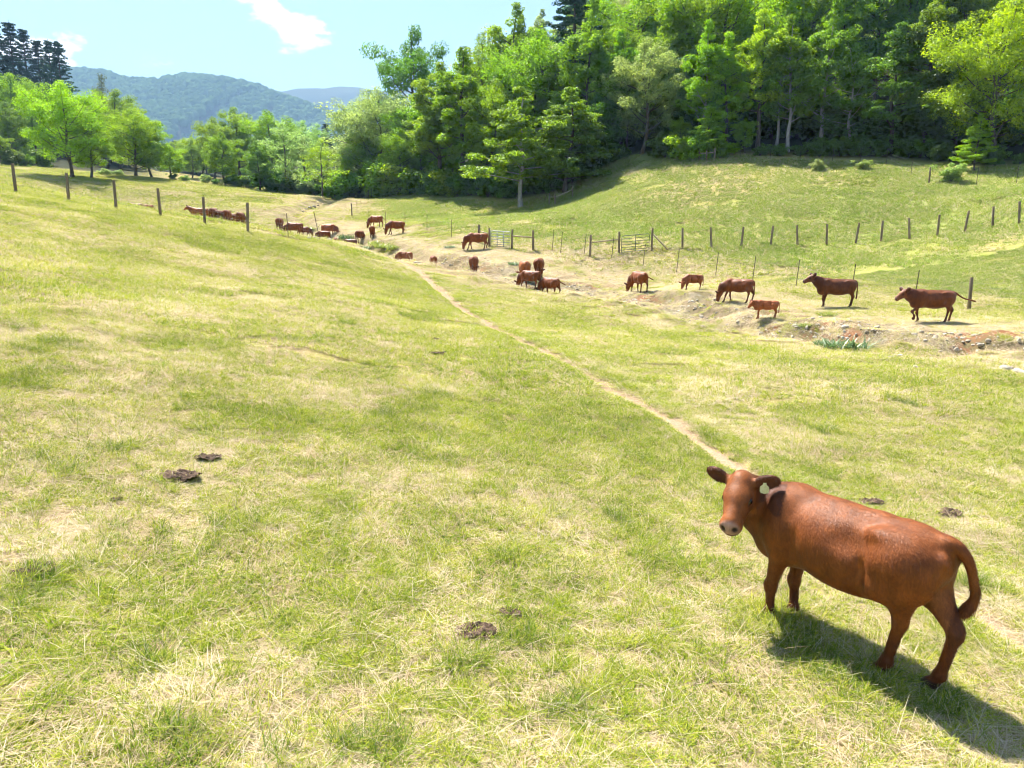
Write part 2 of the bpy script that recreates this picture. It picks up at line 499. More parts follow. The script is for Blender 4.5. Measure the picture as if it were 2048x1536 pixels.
# leaves: colour of each tree from its object colour
def leaf_mat(name, trans=0.54, sat=1.0):
    nt = NT(name)
    oi = nt.n('ShaderNodeObjectInfo')
    at = nt.attr('lv').outputs['Fac']
    P_ = nt.noise(nt.pos(), 0.35, 2, 0.6)
    f = nt.math('ADD', nt.math('MULTIPLY', at, 0.6), nt.math('MULTIPLY', P_, 0.5))
    v = nt.ramp(f, [(0.25, (0.58, 0.66, 0.65)), (0.55, (1.0, 1.0, 1.0)), (0.85, (1.28, 1.24, 1.0))])
    c = nt.mix(1.0, oi.outputs['Color'], v, 'MULTIPLY')
    hs = nt.n('ShaderNodeHueSaturation'); hs.inputs['Hue'].default_value = 0.495; hs.inputs['Saturation'].default_value = 1.1; hs.inputs['Value'].default_value = 1.7
    nt.l(c, hs.inputs['Color'])
    leafy(nt, c, trans, hs.outputs[0], 0.02)
    return nt.m
MAT_LEAF = leaf_mat('leaves')
MAT_NEEDLE = leaf_mat('needles', 0.15)

def bark_mat(name, c0, c1, sc=(9, 9, 1.6)):
    nt = NT(name)
    n1 = nt.noise(nt.scaled(nt.obj(), sc), 1.0, 5, 0.65)
    c = nt.ramp(n1, [(0.3, c0), (0.7, c1)])
    nt.principled(c, 0.9, 0.1, nt.bump(n1, 0.8, 0.06))
    return nt.m
MAT_BARK = bark_mat('bark_brown', (0.045, 0.034, 0.026), (0.15, 0.12, 0.095))
MAT_PALEBARK = bark_mat('bark_pale', (0.16, 0.145, 0.125), (0.42, 0.39, 0.35))
MAT_POST = bark_mat('weathered_wood', (0.115, 0.085, 0.055), (0.30, 0.235, 0.16), (16, 16, 1.2))
MAT_RAIL = bark_mat('rail_wood', (0.26, 0.20, 0.125), (0.50, 0.41, 0.27), (1.5, 14, 14))
nt = NT('rusty_steel'); nn = nt.noise(nt.obj(), 14, 4); nt.principled(nt.ramp(nn, [(0.4, (0.045, 0.035, 0.028)), (0.65, (0.10, 0.065, 0.04))]), 0.7, 0.3); MAT_TPOST = nt.m
nt = NT('galvanised_wire'); nn = nt.noise(nt.obj(), 3, 3); nt.principled(nt.ramp(nn, [(0.3, (0.16, 0.155, 0.15)), (0.7, (0.30, 0.29, 0.28))]), 0.7, 0.2, None, 0.0); MAT_WIRE = nt.m
nt = NT('galvanised_gate'); nn = nt.noise(nt.obj(), 6, 4); nt.principled(nt.ramp(nn, [(0.3, (0.24, 0.26, 0.27)), (0.7, (0.38, 0.41, 0.42))]), 0.5, 0.4, None, 0.2); MAT_GATE = nt.m
nt = NT('dark_green_gate'); nn = nt.noise(nt.obj(), 6, 4); nt.principled(nt.ramp(nn, [(0.3, (0.03, 0.055, 0.045)), (0.7, (0.07, 0.10, 0.08))]), 0.5, 0.4); MAT_GATE2 = nt.m
nt = NT('pale_stone'); nn = nt.noise(nt.pos(), 7, 5, 0.65)
c = nt.ramp(nn, [(0.3, (0.22, 0.18, 0.13)), (0.5, (0.38, 0.33, 0.26)), (0.7, (0.54, 0.50, 0.42))]); nt.principled(c, 0.9, 0.15, nt.bump(nn, 0.6, 0.03)); MAT_STONE = nt.m
nt = NT('dry_dung'); nn = nt.noise(nt.pos(), 22, 5, 0.7)
c = nt.ramp(nn, [(0.3, (0.035, 0.022, 0.015)), (0.5, (0.10, 0.065, 0.045)), (0.72, (0.24, 0.17, 0.12))]); nt.principled(c, 0.95, 0.08, nt.bump(nn, 1.0, 0.03)); MAT_DUNG = nt.m

# cow coat
def coat_mat():
    nt = NT('cow_coat')
    ob = nt.obj()
    vc = nt.attr('coat').outputs['Color']
    n1 = nt.noise(nt.scaled(ob, (7, 7, 5)), 1.0, 5, 0.68)
    n2 = nt.noise(nt.scaled(ob, (75, 75, 11)), 1.0, 3, 0.65)
    v = nt.ramp(n1, [(0.3, (0.62, 0.58, 0.55)), (0.7, (1.28, 1.26, 1.22))])
    c = nt.mix(1.0, vc, v, 'MULTIPLY')
    v2 = nt.ramp(n2, [(0.3, (0.78, 0.75, 0.72)), (0.7, (1.2, 1.19, 1.17))])
    c = nt.mix(0.8, c, v2, 'MULTIPLY')
    oi = nt.n('ShaderNodeObjectInfo')
    c = nt.mix(1.0, c, oi.outputs['Color'], 'MULTIPLY')
    hh = nt.math('ADD', nt.math('MULTIPLY', n2, 0.5), nt.math('MULTIPLY', n1, 0.5))
    p = nt.principled(c, nt.ramp(n2, [(0.3, (0.46,) * 3), (0.7, (0.66,) * 3)]), 0.24, nt.bump(hh, 0.42, 0.014))
    p.inputs['Sheen Weight'].default_value = 0.05
    p.inputs['Sheen Roughness'].default_value = 0.4
    p.inputs['Sheen Tint'].default_value = (1.0, 0.75, 0.6, 1)
    return nt.m
MAT_COAT = coat_mat()
nt = NT('eye'); nn = nt.noise(nt.obj(), 40, 2); nt.principled(nt.ramp(nn, [(0.4, (0.006, 0.004, 0.003)), (0.7, (0.02, 0.012, 0.008))]), 0.08, 0.6); MAT_EYE = nt.m
nt = NT('ear_tag_plastic'); nn = nt.noise(nt.obj(), 30, 3); nt.principled(nt.ramp(nn, [(0.3, (0.50, 0.46, 0.22)), (0.7, (0.64, 0.60, 0.34))]), 0.45, 0.4); MAT_TAG = nt.m
nt = NT('hoof_horn'); nn = nt.noise(nt.obj(), 30, 3); nt.principled(nt.ramp(nn, [(0.3, (0.03, 0.022, 0.016)), (0.7, (0.08, 0.055, 0.035))]), 0.6, 0.3); MAT_HOOF = nt.m

# ------------------------------------------------------------------ ground sheet
def greenness(x, y, dry, lush):
    gr = 0.5 * fbm(x, y, 1.5, 41, 3) + 0.25 * fbm(x, y, 0.4, 43, 2) + 0.25 * fbm(x, y, 7, 45, 2)
    return np.clip((gr - 0.5) * 2.0 + 0.59 - 0.44 * dry + 0.15 * lush, 0, 1)
def build_ground():
    ang = np.concatenate([np.linspace(R(-180), R(-46), 34)[:-1], np.linspace(R(-46), R(46), 640), np.linspace(R(46), R(180), 34)[1:-1]])
    rr = [0.6]
    while rr[-1] < 5200:
        r0 = rr[-1]
        gr = 0.02 if r0 < 4 else (0.0105 if r0 < 130 else (0.02 if r0 < 420 else 0.03))
        rr.append(r0 * (1 + gr))
    rr = np.array(rr)
    na, nr = len(ang), len(rr)
    A, RR = np.meshgrid(ang, rr)
    x = (RR * np.sin(A)).ravel(); y = (RR * np.cos(A)).ravel()
    z = H(x, y)
    V = np.stack([x, y, z], 1)
    V = np.concatenate([V, [[0, 0, H1(0, 0)]]])
    i = np.arange(nr - 1)[:, None] * na; j = np.arange(na)[None]
    j2 = (j + 1) % na
    F = np.stack([i + j, i + na + j, i + na + j2, i + j2], -1).reshape(-1, 4)
    F = F[:, ::-1]
    tri = np.stack([np.full(na, na * nr), j2[0], j[0]], 1)
    tri = tri[:, ::-1]
    me = mesh_arrays('ground', V, [F, tri], True)
    ms = masks(V[:, 0], V[:, 1])
    for nme, a in zip(('path', 'soil', 'lush', 'forest', 'dry'), ms):
        fattr(me, nme, a)
    fattr(me, 'green', greenness(V[:, 0], V[:, 1], ms[4], ms[2]))
    fattr(me, 'big', fbm(V[:, 0], V[:, 1], 9, 51, 4))
    fattr(me, 'mid', fbm(V[:, 0], V[:, 1], 1.6, 53, 4) - 0.24 * sstep(13.5, 17.5, V[:, 0]) * (V[:, 1] < 32))
    o = link('ground', me, MAT_GROUND)
    tag(o, kind='structure')
    return o
GROUND = build_ground()

# ------------------------------------------------------------------ grass
rng = np.random.default_rng(7)
def blades(n, rad, hmin, hmax, wmin, wmax, lean, curl, seg=3, rs=None, flat=0.0):
    rs = rs or rng
    ang = rs.uniform(0, 2 * np.pi, n); rr_ = rad * np.sqrt(rs.uniform(0, 1, n))
    bx = rr_ * np.cos(ang); by = rr_ * np.sin(ang)
    h = rs.uniform(hmin, hmax, n); w = rs.uniform(wmin, wmax, n)
    la = rs.uniform(0, 2 * np.pi, n); le = rs.uniform(0.15, 1, n) * lean
    dx = np.cos(la); dy = np.sin(la)
    wa = la + np.pi / 2 + rs.normal(0, 0.5, n)
    V = []; F = []; Tt = []
    nv = 2 * seg + 1
    for s in range(seg + 1):
        t = s / seg
        off = h * (le * t + curl * t * t * le)
        zz = h * (t - 0.35 * curl * le * t * t) * (1 - flat * 0.8) + 0.004 * flat
        cx_ = bx + dx * off; cy_ = by + dy * off
        ww = w * (1 - 0.85 * t ** 1.6) * 0.5
        if s < seg:
            V.append(np.stack([cx_ - np.cos(wa) * ww, cy_ - np.sin(wa) * ww, zz], 1))
            V.append(np.stack([cx_ + np.cos(wa) * ww, cy_ + np.sin(wa) * ww, zz], 1))
        else:
            V.append(np.stack([cx_, cy_, zz], 1))
    V = np.stack(V, 1).reshape(-1, 3)
    b = np.arange(n)[:, None] * nv
    quads = np.concatenate([b + np.array([[2 * s, 2 * s + 1, 2 * s + 3, 2 * s + 2]]) for s in range(seg - 1)]) if seg > 1 else np.zeros((0, 4), int)
    tris = b + np.array([[2 * seg - 2, 2 * seg - 1, 2 * seg]])
    return V, quads, tris

TUFTS = bpy.data.collections.new('tuft_sources')
class Tuft:
    def __init__(self): self.V = []; self.Q = []; self.T = []; self.L = []; self.mats = []; self.mq = []; self.mt = []; self.off = 0
    def add(self, n, rad, h0, h1, w0, w1, lean, curl, mat, seg=3, flat=0.0, centers=None):
        V, q, t = blades(n, rad, h0, h1, w0, w1, lean, curl, seg, None, flat)
        nv = 2 * seg + 1
        if centers is not None:
            V = (V.reshape(n, nv, 3) + centers[:, None, :]).reshape(-1, 3)
        if mat not in self.mats: self.mats.append(mat)
        k = self.mats.index(mat)
        self.V.append(V); self.Q.append(q + self.off); self.T.append(t + self.off); self.off += len(V)
        self.mq += [k] * len(q); self.mt += [k] * len(t)
        self.L.append(np.repeat(rng.uniform(0, 1, n), nv))
        return self
    def done(self, idx):
        me = mesh_arrays('tuft', np.concatenate(self.V), [np.concatenate(self.Q), np.concatenate(self.T)])
        for m in self.mats: me.materials.append(m)
        me.polygons.foreach_set('material_index', np.array(self.mq + self.mt, np.int32))
        fattr(me, 'lv', np.concatenate(self.L))
        TUFTS.objects.link(bpy.data.objects.new('tuft_%02d' % idx, me))
        return len(me.polygons)
def turf_tile(idx, size, green, tufts, bw, hs, seg, gmat=None):
    """a square of turf: grass growing in small bunches, dry stalks lying between them"""
    gmat = gmat or MAT_GREEN
    T = Tuft(); h = size / 2
    c = rng.uniform(-h, h, (tufts, 2))
    isg = rng.uniform(0, 1, tufts) < green
    def cen(mask, per, spread):
        cc = np.repeat(c[mask], per, 0); n = len(cc)
        cc = cc + rng.normal(0, spread, (n, 2))
        return n, np.concatenate([cc, np.zeros((n, 1))], 1)
    s = hs
    n, cc = cen(isg, 15, 0.03 * s); 
    if n: T.add(n, 0.015, 0.025 * s, 0.085 * s, 0.0045 * bw, 0.0075 * bw, 1.1, 0.9, gmat, seg, 0, cc)
    n, cc = cen(isg, 4, 0.05 * s)
    if n: T.add(n, 0.015, 0.03 * s, 0.11 * s, 0.003 * bw, 0.005 * bw, 1.8, 0.8, MAT_STRAW, seg, 0.3, cc)
    n, cc = cen(~isg, 10, 0.04 * s)
    if n: T.add(n, 0.015, 0.03 * s, 0.14 * s, 0.003 * bw, 0.0055 * bw, 2.4, 0.9, MAT_STRAW, seg, 0.65, cc)
    n, cc = cen(~isg, 6, 0.04 * s)
    if n: T.add(n, 0.015, 0.02 * s, 0.06 * s, 0.004 * bw, 0.0065 * bw, 1.2, 0.9, gmat, seg, 0, cc)
    k = max(1, tufts // 7)
    cc = np.concatenate([rng.uniform(-h, h, (k, 2)), np.zeros((k, 1))], 1)
    T.add(k, 0.01, 0.08 * s, 0.24 * s, 0.003 * bw, 0.0045 * bw, 1.3, 0.7, MAT_STRAW, 4, 0.2, cc)
    T.add(k, 0.01, 0.10 * s, 0.22 * s, 0.0025 * bw, 0.004 * bw, 0.6, 0.6, gmat, 4, 0, cc[:, [1, 0, 2]])
    return T.done(idx)
NLEV = 6
LEV = [0.05, 0.18, 0.34, 0.52, 0.72, 0.92]
for l_ in range(NLEV):
    for v_ in range(2):
        turf_tile(l_ * 2 + v_, 0.56, LEV[l_], 66, 1.15, 1.05, 3)          # 0-11 near, half a metre
        turf_tile(12 + l_ * 2 + v_, 1.3, LEV[l_], 130, 2.0, 1.45, 2)     # 12-23 middle distance
    turf_tile(24 + l_, 3.6, LEV[l_], 170, 5.0, 2.1, 2)                   # 24-29 far
turf_tile(30, 1.3, 0.88, 170, 2.2, 1.6, 2, MAT_LUSH)
turf_tile(31, 3.6, 0.93, 220, 5.2, 2.3, 2, MAT_LUSH)
turf_tile(32, 3.6, 0.66, 200, 5.2, 2.1, 2, MAT_LUSH)
# small tufts 33-38 (edges of the trail and the banks), 39-41 clump grass
for l_ in range(NLEV):
    turf_tile(33 + l_, 0.14, LEV[l_], 7, 1.0, 1.0, 3)
for i_ in range(3):
    Tuft().add(60, 0.12, 0.08, 0.20, 0.004, 0.008, 0.9, 1.1, MAT_DARKCLUMP if i_ else MAT_GREEN, 4).add(7, 0.10, 0.1, 0.27, 0.003, 0.004, 0.6, 0.7, MAT_STRAW, 4).done(39 + i_)

for i_ in range(2):   # 42-43 flat broad-leaved weeds
    Tuft().add(13, 0.02, 0.07, 0.13, 0.018, 0.034, 2.2, 1.0, MAT_DARKCLUMP if i_ else MAT_LUSH, 4, 0.35).done(42 + i_)

def scatter_band(t0, t1, size, cover, rs):
    """jittered grid of turf squares over the ground in view between two depths"""
    X = np.arange(-0.80 * t1, 0.80 * t1, size * cover); Yg = np.arange(t0 * CP - 2, t1 * 1.12 + 1, size * cover)
    x, y = [a.ravel() for a in np.meshgrid(X, Yg)]
    x = x + rs.uniform(-.13, .13, len(x)) * size; y = y + rs.uniform(-.13, .13, len(x)) * size
    z = H(x, y, False)
    t = y * CP - z * SP
    k = (t > t0) & (t < t1) & (np.abs(x) < 0.78 * t + size)
    return x[k], y[k]

# clumps of darker, longer grass seen in the photo: (px, py, radius m)
CLUMPS = [(490, 1035, 0.34), (30, 1190, 0.30), (90, 1150, 0.18), (770, 832, 0.24), (590, 838, 0.36), (230, 900, 0.3), (95, 930, 0.42), (690, 1490, 0.25), (760, 1500, 0.18),
          (1560, 1270, 0.4), (1640, 1320, 0.4), (1500, 1240, 0.3), (1720, 1375, 0.4), (1790, 1400, 0.3), (1880, 1420, 0.25), (1540, 1235, 0.14), (1585, 1232, 0.12), (1768, 1352, 0.14), (1872, 1392, 0.14), (1260, 1045, 0.3), (1330, 1120, 0.3), (200, 1130, 0.15), (940, 1325, 0.18), (1060, 1280, 0.2), (1100, 1030, 0.2),
          (600, 680, 0.6), (100, 690, 0.7), (760, 730, 0.5), (870, 790, 0.4), (1180, 740, 0.35), (1065, 672, 0.4), (690, 650, 0.5), (40, 760, 0.5), (1800, 800, 0.4), (1690, 780, 0.4),
          (1960, 1170, 0.3), (1650, 860, 0.3), (1440, 1010, 0.25), (380, 1490, 0.2), (1150, 1430, 0.2), (560, 1250, 0.18), (640, 1120, 0.16), (850, 1110, 0.2), (330, 1330, 0.16), (1010, 1120, 0.18)]
CL = [(ground_px(a, b)[0], c_) for a, b, c_ in CLUMPS]

def build_grass():
    rs = np.random.default_rng(11)
    X = []; Y = []; I = []; S = []; SZ = []; T = []
    def put(x, y, idx, s, sz, tint):
        X.append(x); Y.append(y); I.append(idx); S.append(s); SZ.append(sz); T.append(tint)
    for t0, t1, size, cover, base in [(2.6, 14.5, 0.56, 0.78, 0), (14.5, 42, 1.3, 0.76, 12), (42, 135, 3.6, 0.72, 24)]:
        x, y = scatter_band(t0, t1, size, cover, rs)
        path, soil, lush, forest, dry = masks(x, y)
        worst = path + soil
        h = size * 0.45
        for ox, oy in ((h, h), (-h, h), (h, -h), (-h, -h), (h, 0), (-h, 0), (0, h), (0, -h)):
            m2 = masks(x + ox, y + oy); worst = np.maximum(worst, m2[0] + m2[1]); forest = np.maximum(forest, m2[3])
        gr = greenness(x, y, dry, lush)
        bare = sstep(0.60, 0.66, fbm(x, y, 1.2, 61, 3))
        ok = (forest < 0.5)
        dpth = polydist(PATH, x, y)[0]
        if base < 24: worst = np.where((dpth < size * 0.75 + 0.14 + 0.006 * y) & (y < 62), 1.0, worst)
        full = ok & (worst < 0.15)
        n = len(x)
        lev = np.clip((gr * NLEV + rs.normal(0, 0.55, n)).astype(int), 0, NLEV - 1)
        if base < 24: idx = base + lev * 2 + rs.integers(0, 2, n)
        else: idx = base + lev
        if base == 12: idx = np.where(rs.uniform(0, 1, n) < lush * 0.9, 30, idx)
        if base == 24: idx = np.where(rs.uniform(0, 1, n) < lush * 0.9, np.where(fbm(x, y, 9, 51, 4) + rs.normal(0, .05, n) > 0.43, 31, 32), idx)
        tint = np.clip(0.45 + (gr - 0.5) * 0.5 + rs.normal(0, 0.13, n), 0, 1)
        s = rs.uniform(0.95, 1.15, n)
        put(x[full], y[full], idx[full], s[full], (s * rs.uniform(0.75, 1.2, n))[full], tint[full])
        # broken edges: small tufts
        part = ok & (worst >= 0.15)
        xp, yp = x[part], y[part]
        per = {0: 26, 12: 34, 24: 40}[base]; sc = {0: 1.0, 12: 1.8, 24: 3.2}[base]
        xe = np.repeat(xp, per); ye = np.repeat(yp, per)
        xe = xe + rs.uniform(-.5, .5, len(xe)) * size; ye = ye + rs.uniform(-.5, .5, len(xe)) * size
        pth, sl, lu, fo, dr = masks(xe, ye)
        k = rs.uniform(0, 1, len(xe)) > np.clip(pth * 0.96 + sl * 0.86 + fo, 0, 1)
        k &= polydist(PATH, xe, ye)[0] > (0.06 + 0.0052 * ye + 0.04 * sc) * (0.8 + 0.5 * rs.uniform(0, 1, len(xe))) * (ye < 64)
        xe, ye, dr, lu = xe[k], ye[k], dr[k], lu[k]
        ge = greenness(xe, ye, dr, lu); n = len(xe)
        lev = np.clip((ge * NLEV + rs.normal(0, 0.8, n)).astype(int), 0, NLEV - 1)
        s = sc * rs.uniform(0.8, 1.3, n)
        put(xe, ye, 33 + lev, s, np.minimum(s, 1.5) * rs.uniform(0.6, 1.1, n), np.clip(0.45 + (ge - .5) * .5 + rs.normal(0, .15, n), 0, 1))
    for c_, rad in CL:
        n = int(85 * rad * rad + 4) if c_.y < 16 else int(22 * rad * rad + 4)
        x = c_.x + rs.normal(0, rad * 0.45, n); y = c_.y + rs.normal(0, rad * 0.45, n)
        s = rs.uniform(0.6, 1.1, n) * (1 if c_.y < 16 else 1.4)
        put(x, y, rs.integers(39, 42, n), s, s * rs.uniform(0.5, 0.95, n), rs.uniform(0.1, 0.7, n))
    n = 260
    t = np.sqrt(rs.uniform(3.2 ** 2, 22 ** 2, n)); x = rs.uniform(-.72, .72, n) * t; y = t * 1.0
    x = x + rs.normal(0, 0.3, n) * (vnoise(x, y, 3, 8) > .5)
    k = masks(x, y)[0] < 0.2
    s = rs.uniform(0.5, 1.0, n)
    put(x[k], y[k], rs.integers(42, 44, n)[k], s[k], s[k] * 0.9, rs.uniform(0.1, 0.8, n)[k])
    X = np.concatenate(X); Y = np.concatenate(Y); I = np.concatenate(I); S = np.concatenate(S); SZ = np.concatenate(SZ); T = np.concatenate(T)
    Z = H(X, Y) - 0.003
    return X, Y, Z, I, S, SZ, T

def instancer(name, X, Y, Z, I, S, SZ, T, collection, rs, tilt=0.02, span=None):
    n = len(X)
    me = mesh_arrays(name, np.stack([X, Y, Z], 1), [])
    a = me.attributes.new('idx', 'INT', 'POINT'); a.data.foreach_set('value', np.asarray(I, np.int32))
    a = me.attributes.new('scl', 'FLOAT_VECTOR', 'POINT'); a.data.foreach_set('vector', np.stack([S, S, SZ], 1).astype(np.float32).ravel())
    a = me.attributes.new('rot', 'FLOAT_VECTOR', 'POINT')
    e = np.where(S > 0, 0.4, 0.4) if span is None else span
    sx = (H(X + e, Y) - H(X - e, Y)) / (2 * e); sy = (H(X, Y + e) - H(X, Y - e)) / (2 * e)
    th = rs.uniform(0, 6.283, n)
    # slope seen in the turned frame: R = Rz(th) applied last is not available for XYZ euler, so solve it as Rz @ Ry @ Rx
    gx = sx * np.cos(th) + sy * np.sin(th); gy = -sx * np.sin(th) + sy * np.cos(th)
    a.data.foreach_set('vector', np.stack([np.arctan(gy) + rs.normal(0, tilt, n), -np.arctan(gx) + rs.normal(0, tilt, n), th], 1).astype(np.float32).ravel())
    fattr(me, 'tint', T)
    o = link(name, me)
    ng = bpy.data.node_groups.new(name + '_nodes', 'GeometryNodeTree')
    ng.interface.new_socket('Geometry', in_out='INPUT', socket_type='NodeSocketGeometry')
    ng.interface.new_socket('Geometry', in_out='OUTPUT', socket_type='NodeSocketGeometry')
    gi = ng.nodes.new('NodeGroupInput'); go = ng.nodes.new('NodeGroupOutput')
    iop = ng.nodes.new('GeometryNodeInstanceOnPoints')
    ci = ng.nodes.new('GeometryNodeCollectionInfo')
    ci.inputs['Collection'].default_value = collection
    ci.inputs['Separate Children'].default_value = True
    ci.inputs['Reset Children'].default_value = True
    iop.inputs['Pick Instance'].default_value = True
    def na(nm, dt):
        k = ng.nodes.new('GeometryNodeInputNamedAttribute'); k.data_type = dt; k.inputs['Name'].default_value = nm
        return k.outputs['Attribute']
    ng.links.new(gi.outputs[0], iop.inputs['Points'])
    ng.links.new(ci.outputs[0], iop.inputs['Instance'])
    ng.links.new(na('idx', 'INT'), iop.inputs['Instance Index'])
    e2r = ng.nodes.new('FunctionNodeEulerToRotation')
    ng.links.new(na('rot', 'FLOAT_VECTOR'), e2r.inputs[0])
    ng.links.new(e2r.outputs[0], iop.inputs['Rotation'])
    ng.links.new(na('scl', 'FLOAT_VECTOR'), iop.inputs['Scale'])
    ng.links.new(iop.outputs[0], go.inputs[0])
    md = o.modifiers.new('scatter', 'NODES'); md.node_group = ng
    return o
gX = build_grass()
_I = gX[3]
_sp = np.where((_I < 12) | (_I > 32), 0.25, np.where(_I < 24, 0.6, 1.7))
gr_o = instancer('pasture_grass', *gX, TUFTS, np.random.default_rng(5), 0.02, _sp)
tag(gr_o, 'short yellow-green grazed grass and dry straw covering the pasture', 'grass', kind='stuff')
print('grass tufts', len(gX[0]))

# ------------------------------------------------------------------ cattle: bodies grown from a distance field
def surface_nets(vol, origin, h):
    ins = vol < 0
    nx, ny, nz = vol.shape
    c = np.zeros((nx - 1, ny - 1, nz - 1), np.int8)
    offs = [(i, j, k) for i in (0, 1) for j in (0, 1) for k in (0, 1)]
    for i, j, k in offs:
        c += ins[i:nx - 1 + i, j:ny - 1 + j, k:nz - 1 + k]
    act = (c > 0) & (c < 8)
    ids = np.full(act.shape, -1, np.int64)
    ii, jj, kk = np.nonzero(act)
    ids[ii, jj, kk] = np.arange(len(ii))
    acc = np.zeros((len(ii), 3)); cnt = np.zeros(len(ii))
    vals = {o: vol[ii + o[0], jj + o[1], kk + o[2]] for o in offs}
    for a in offs:
        for ax in range(3):
            if a[ax]: continue
            b = list(a); b[ax] = 1; b = tuple(b)
            va, vb = vals[a], vals[b]
            m = (va < 0) != (vb < 0)
            t = np.where(m, va / np.where(m, va - vb, 1), 0)
            p = np.array(a, float)[None].repeat(len(ii), 0); p[:, ax] = t
            acc[m] += p[m]; cnt[m] += 1
    V = (acc / cnt[:, None] + np.stack([ii, jj, kk], 1)) * h + origin
    Fs = []
    for ax in range(3):
        sl0 = [slice(None)] * 3; sl1 = [slice(None)] * 3
        sl0[ax] = slice(0, -1); sl1[ax] = slice(1, None)
        a = ins[tuple(sl0)]; b = ins[tuple(sl1)]
        for flip, mm in ((False, a & ~b), (True, ~a & b)):
            i, j, k = np.nonzero(mm)
            e = [i, j, k]
            o1, o2 = [(1, 2), (2, 0), (0, 1)][ax]
            ok = (e[o1] > 0) & (e[o2] > 0) & (e[o1] < vol.shape[o1] - 1) & (e[o2] < vol.shape[o2] - 1)
            e = [v[ok] for v in e]
            def cell(d1, d2):
                q = [v.copy() for v in e]; q[o1] -= d1; q[o2] -= d2
                return ids[q[0], q[1], q[2]]
            f = np.stack([cell(1, 1), cell(0, 1), cell(0, 0), cell(1, 0)], 1)
            if flip: f = f[:, ::-1]
            Fs.append(f)
    F = np.concatenate(Fs)
    return V, F[(F >= 0).all(1)]

class Field:
    def __init__(self, lo, hi, h):
        self.lo = np.array(lo, float); self.h = h
        n = np.ceil((np.array(hi) - self.lo) / h).astype(int) + 1
        self.n = n
        self.vol = np.full(n, 0.5, np.float32)
        self.ax = [self.lo[i] + np.arange(n[i]) * h for i in range(3)]
    def box(self, lo, hi, m):
        s = []
        for i in range(3):
            a = int(np.floor((lo[i] - m - self.lo[i]) / self.h)); b = int(np.ceil((hi[i] + m - self.lo[i]) / self.h)) + 1
            s.append(slice(max(a, 0), min(max(b, 0), self.n[i])))
        g_ = np.meshgrid(*[self.ax[i][s[i]] for i in range(3)], indexing='ij')
        return tuple(s), g_
    def comb(self, s, d, k, sub=False):
        v = self.vol[s]
        if sub:
            d = -d
            hh = np.clip(0.5 - 0.5 * (v - d) / k, 0, 1) if k > 0 else None
            r = np.maximum(v, d) if k <= 0 else v * (1 - hh) + d * hh + k * hh * (1 - hh)
        else:
            hh = np.clip(0.5 + 0.5 * (v - d) / k, 0, 1)
            r = v * (1 - hh) + d * hh - k * hh * (1 - hh)
        self.vol[s] = r
    def ell(self, c, r, k=0.05, rot=None, sub=False):
        c = np.array(c, float); r = np.array(r, float)
        e = r.max() * np.ones(3) if rot is not None else r
        s, (x, y, z) = self.box(c - e, c + e, k + 2 * self.h)
        if x.size == 0: return
        x = x - c[0]; y = y - c[1]; z = z - c[2]
        if rot is not None:
            Rm = np.asarray(rot)          # columns: local axes
            x, y, z = [Rm[0, i] * x + Rm[1, i] * y + Rm[2, i] * z for i in range(3)]
        k0 = np.sqrt((x / r[0]) ** 2 + (y / r[1]) ** 2 + (z / r[2]) ** 2)
        k1 = np.sqrt((x / r[0] ** 2) ** 2 + (y / r[1] ** 2) ** 2 + (z / r[2] ** 2) ** 2) + 1e-9
        self.comb(s, k0 * (k0 - 1) / k1, k, sub)
    def cone(self, a, b, ra, rb, k=0.04, sub=False):
        a = np.array(a, float); b = np.array(b, float); rm = max(ra, rb)
        s, (x, y, z) = self.box(np.minimum(a, b) - rm, np.maximum(a, b) + rm, k + 2 * self.h)
        if x.size == 0: return
        ba = b - a
        t = np.clip(((x - a[0]) * ba[0] + (y - a[1]) * ba[1] + (z - a[2]) * ba[2]) / (ba @ ba), 0, 1)
        d = np.sqrt((x - a[0] - t * ba[0]) ** 2 + (y - a[1] - t * ba[1]) ** 2 + (z - a[2] - t * ba[2]) ** 2) - (ra + (rb - ra) * t)
        self.comb(s, d, k, sub)
    def chain(self, pts, rad, k=0.04):
        for i in range(len(pts) - 1): self.cone(pts[i], pts[i + 1], rad[i], rad[i + 1], k)

def head_frame(f, up):
    f = np.array(f, float); f /= np.linalg.norm(f)
    up = np.array(up, float); l = np.cross(up, f); l /= np.linalg.norm(l)
    u = np.cross(f, l)
    return np.stack([f, l, u], 1)      # columns forward, left, up

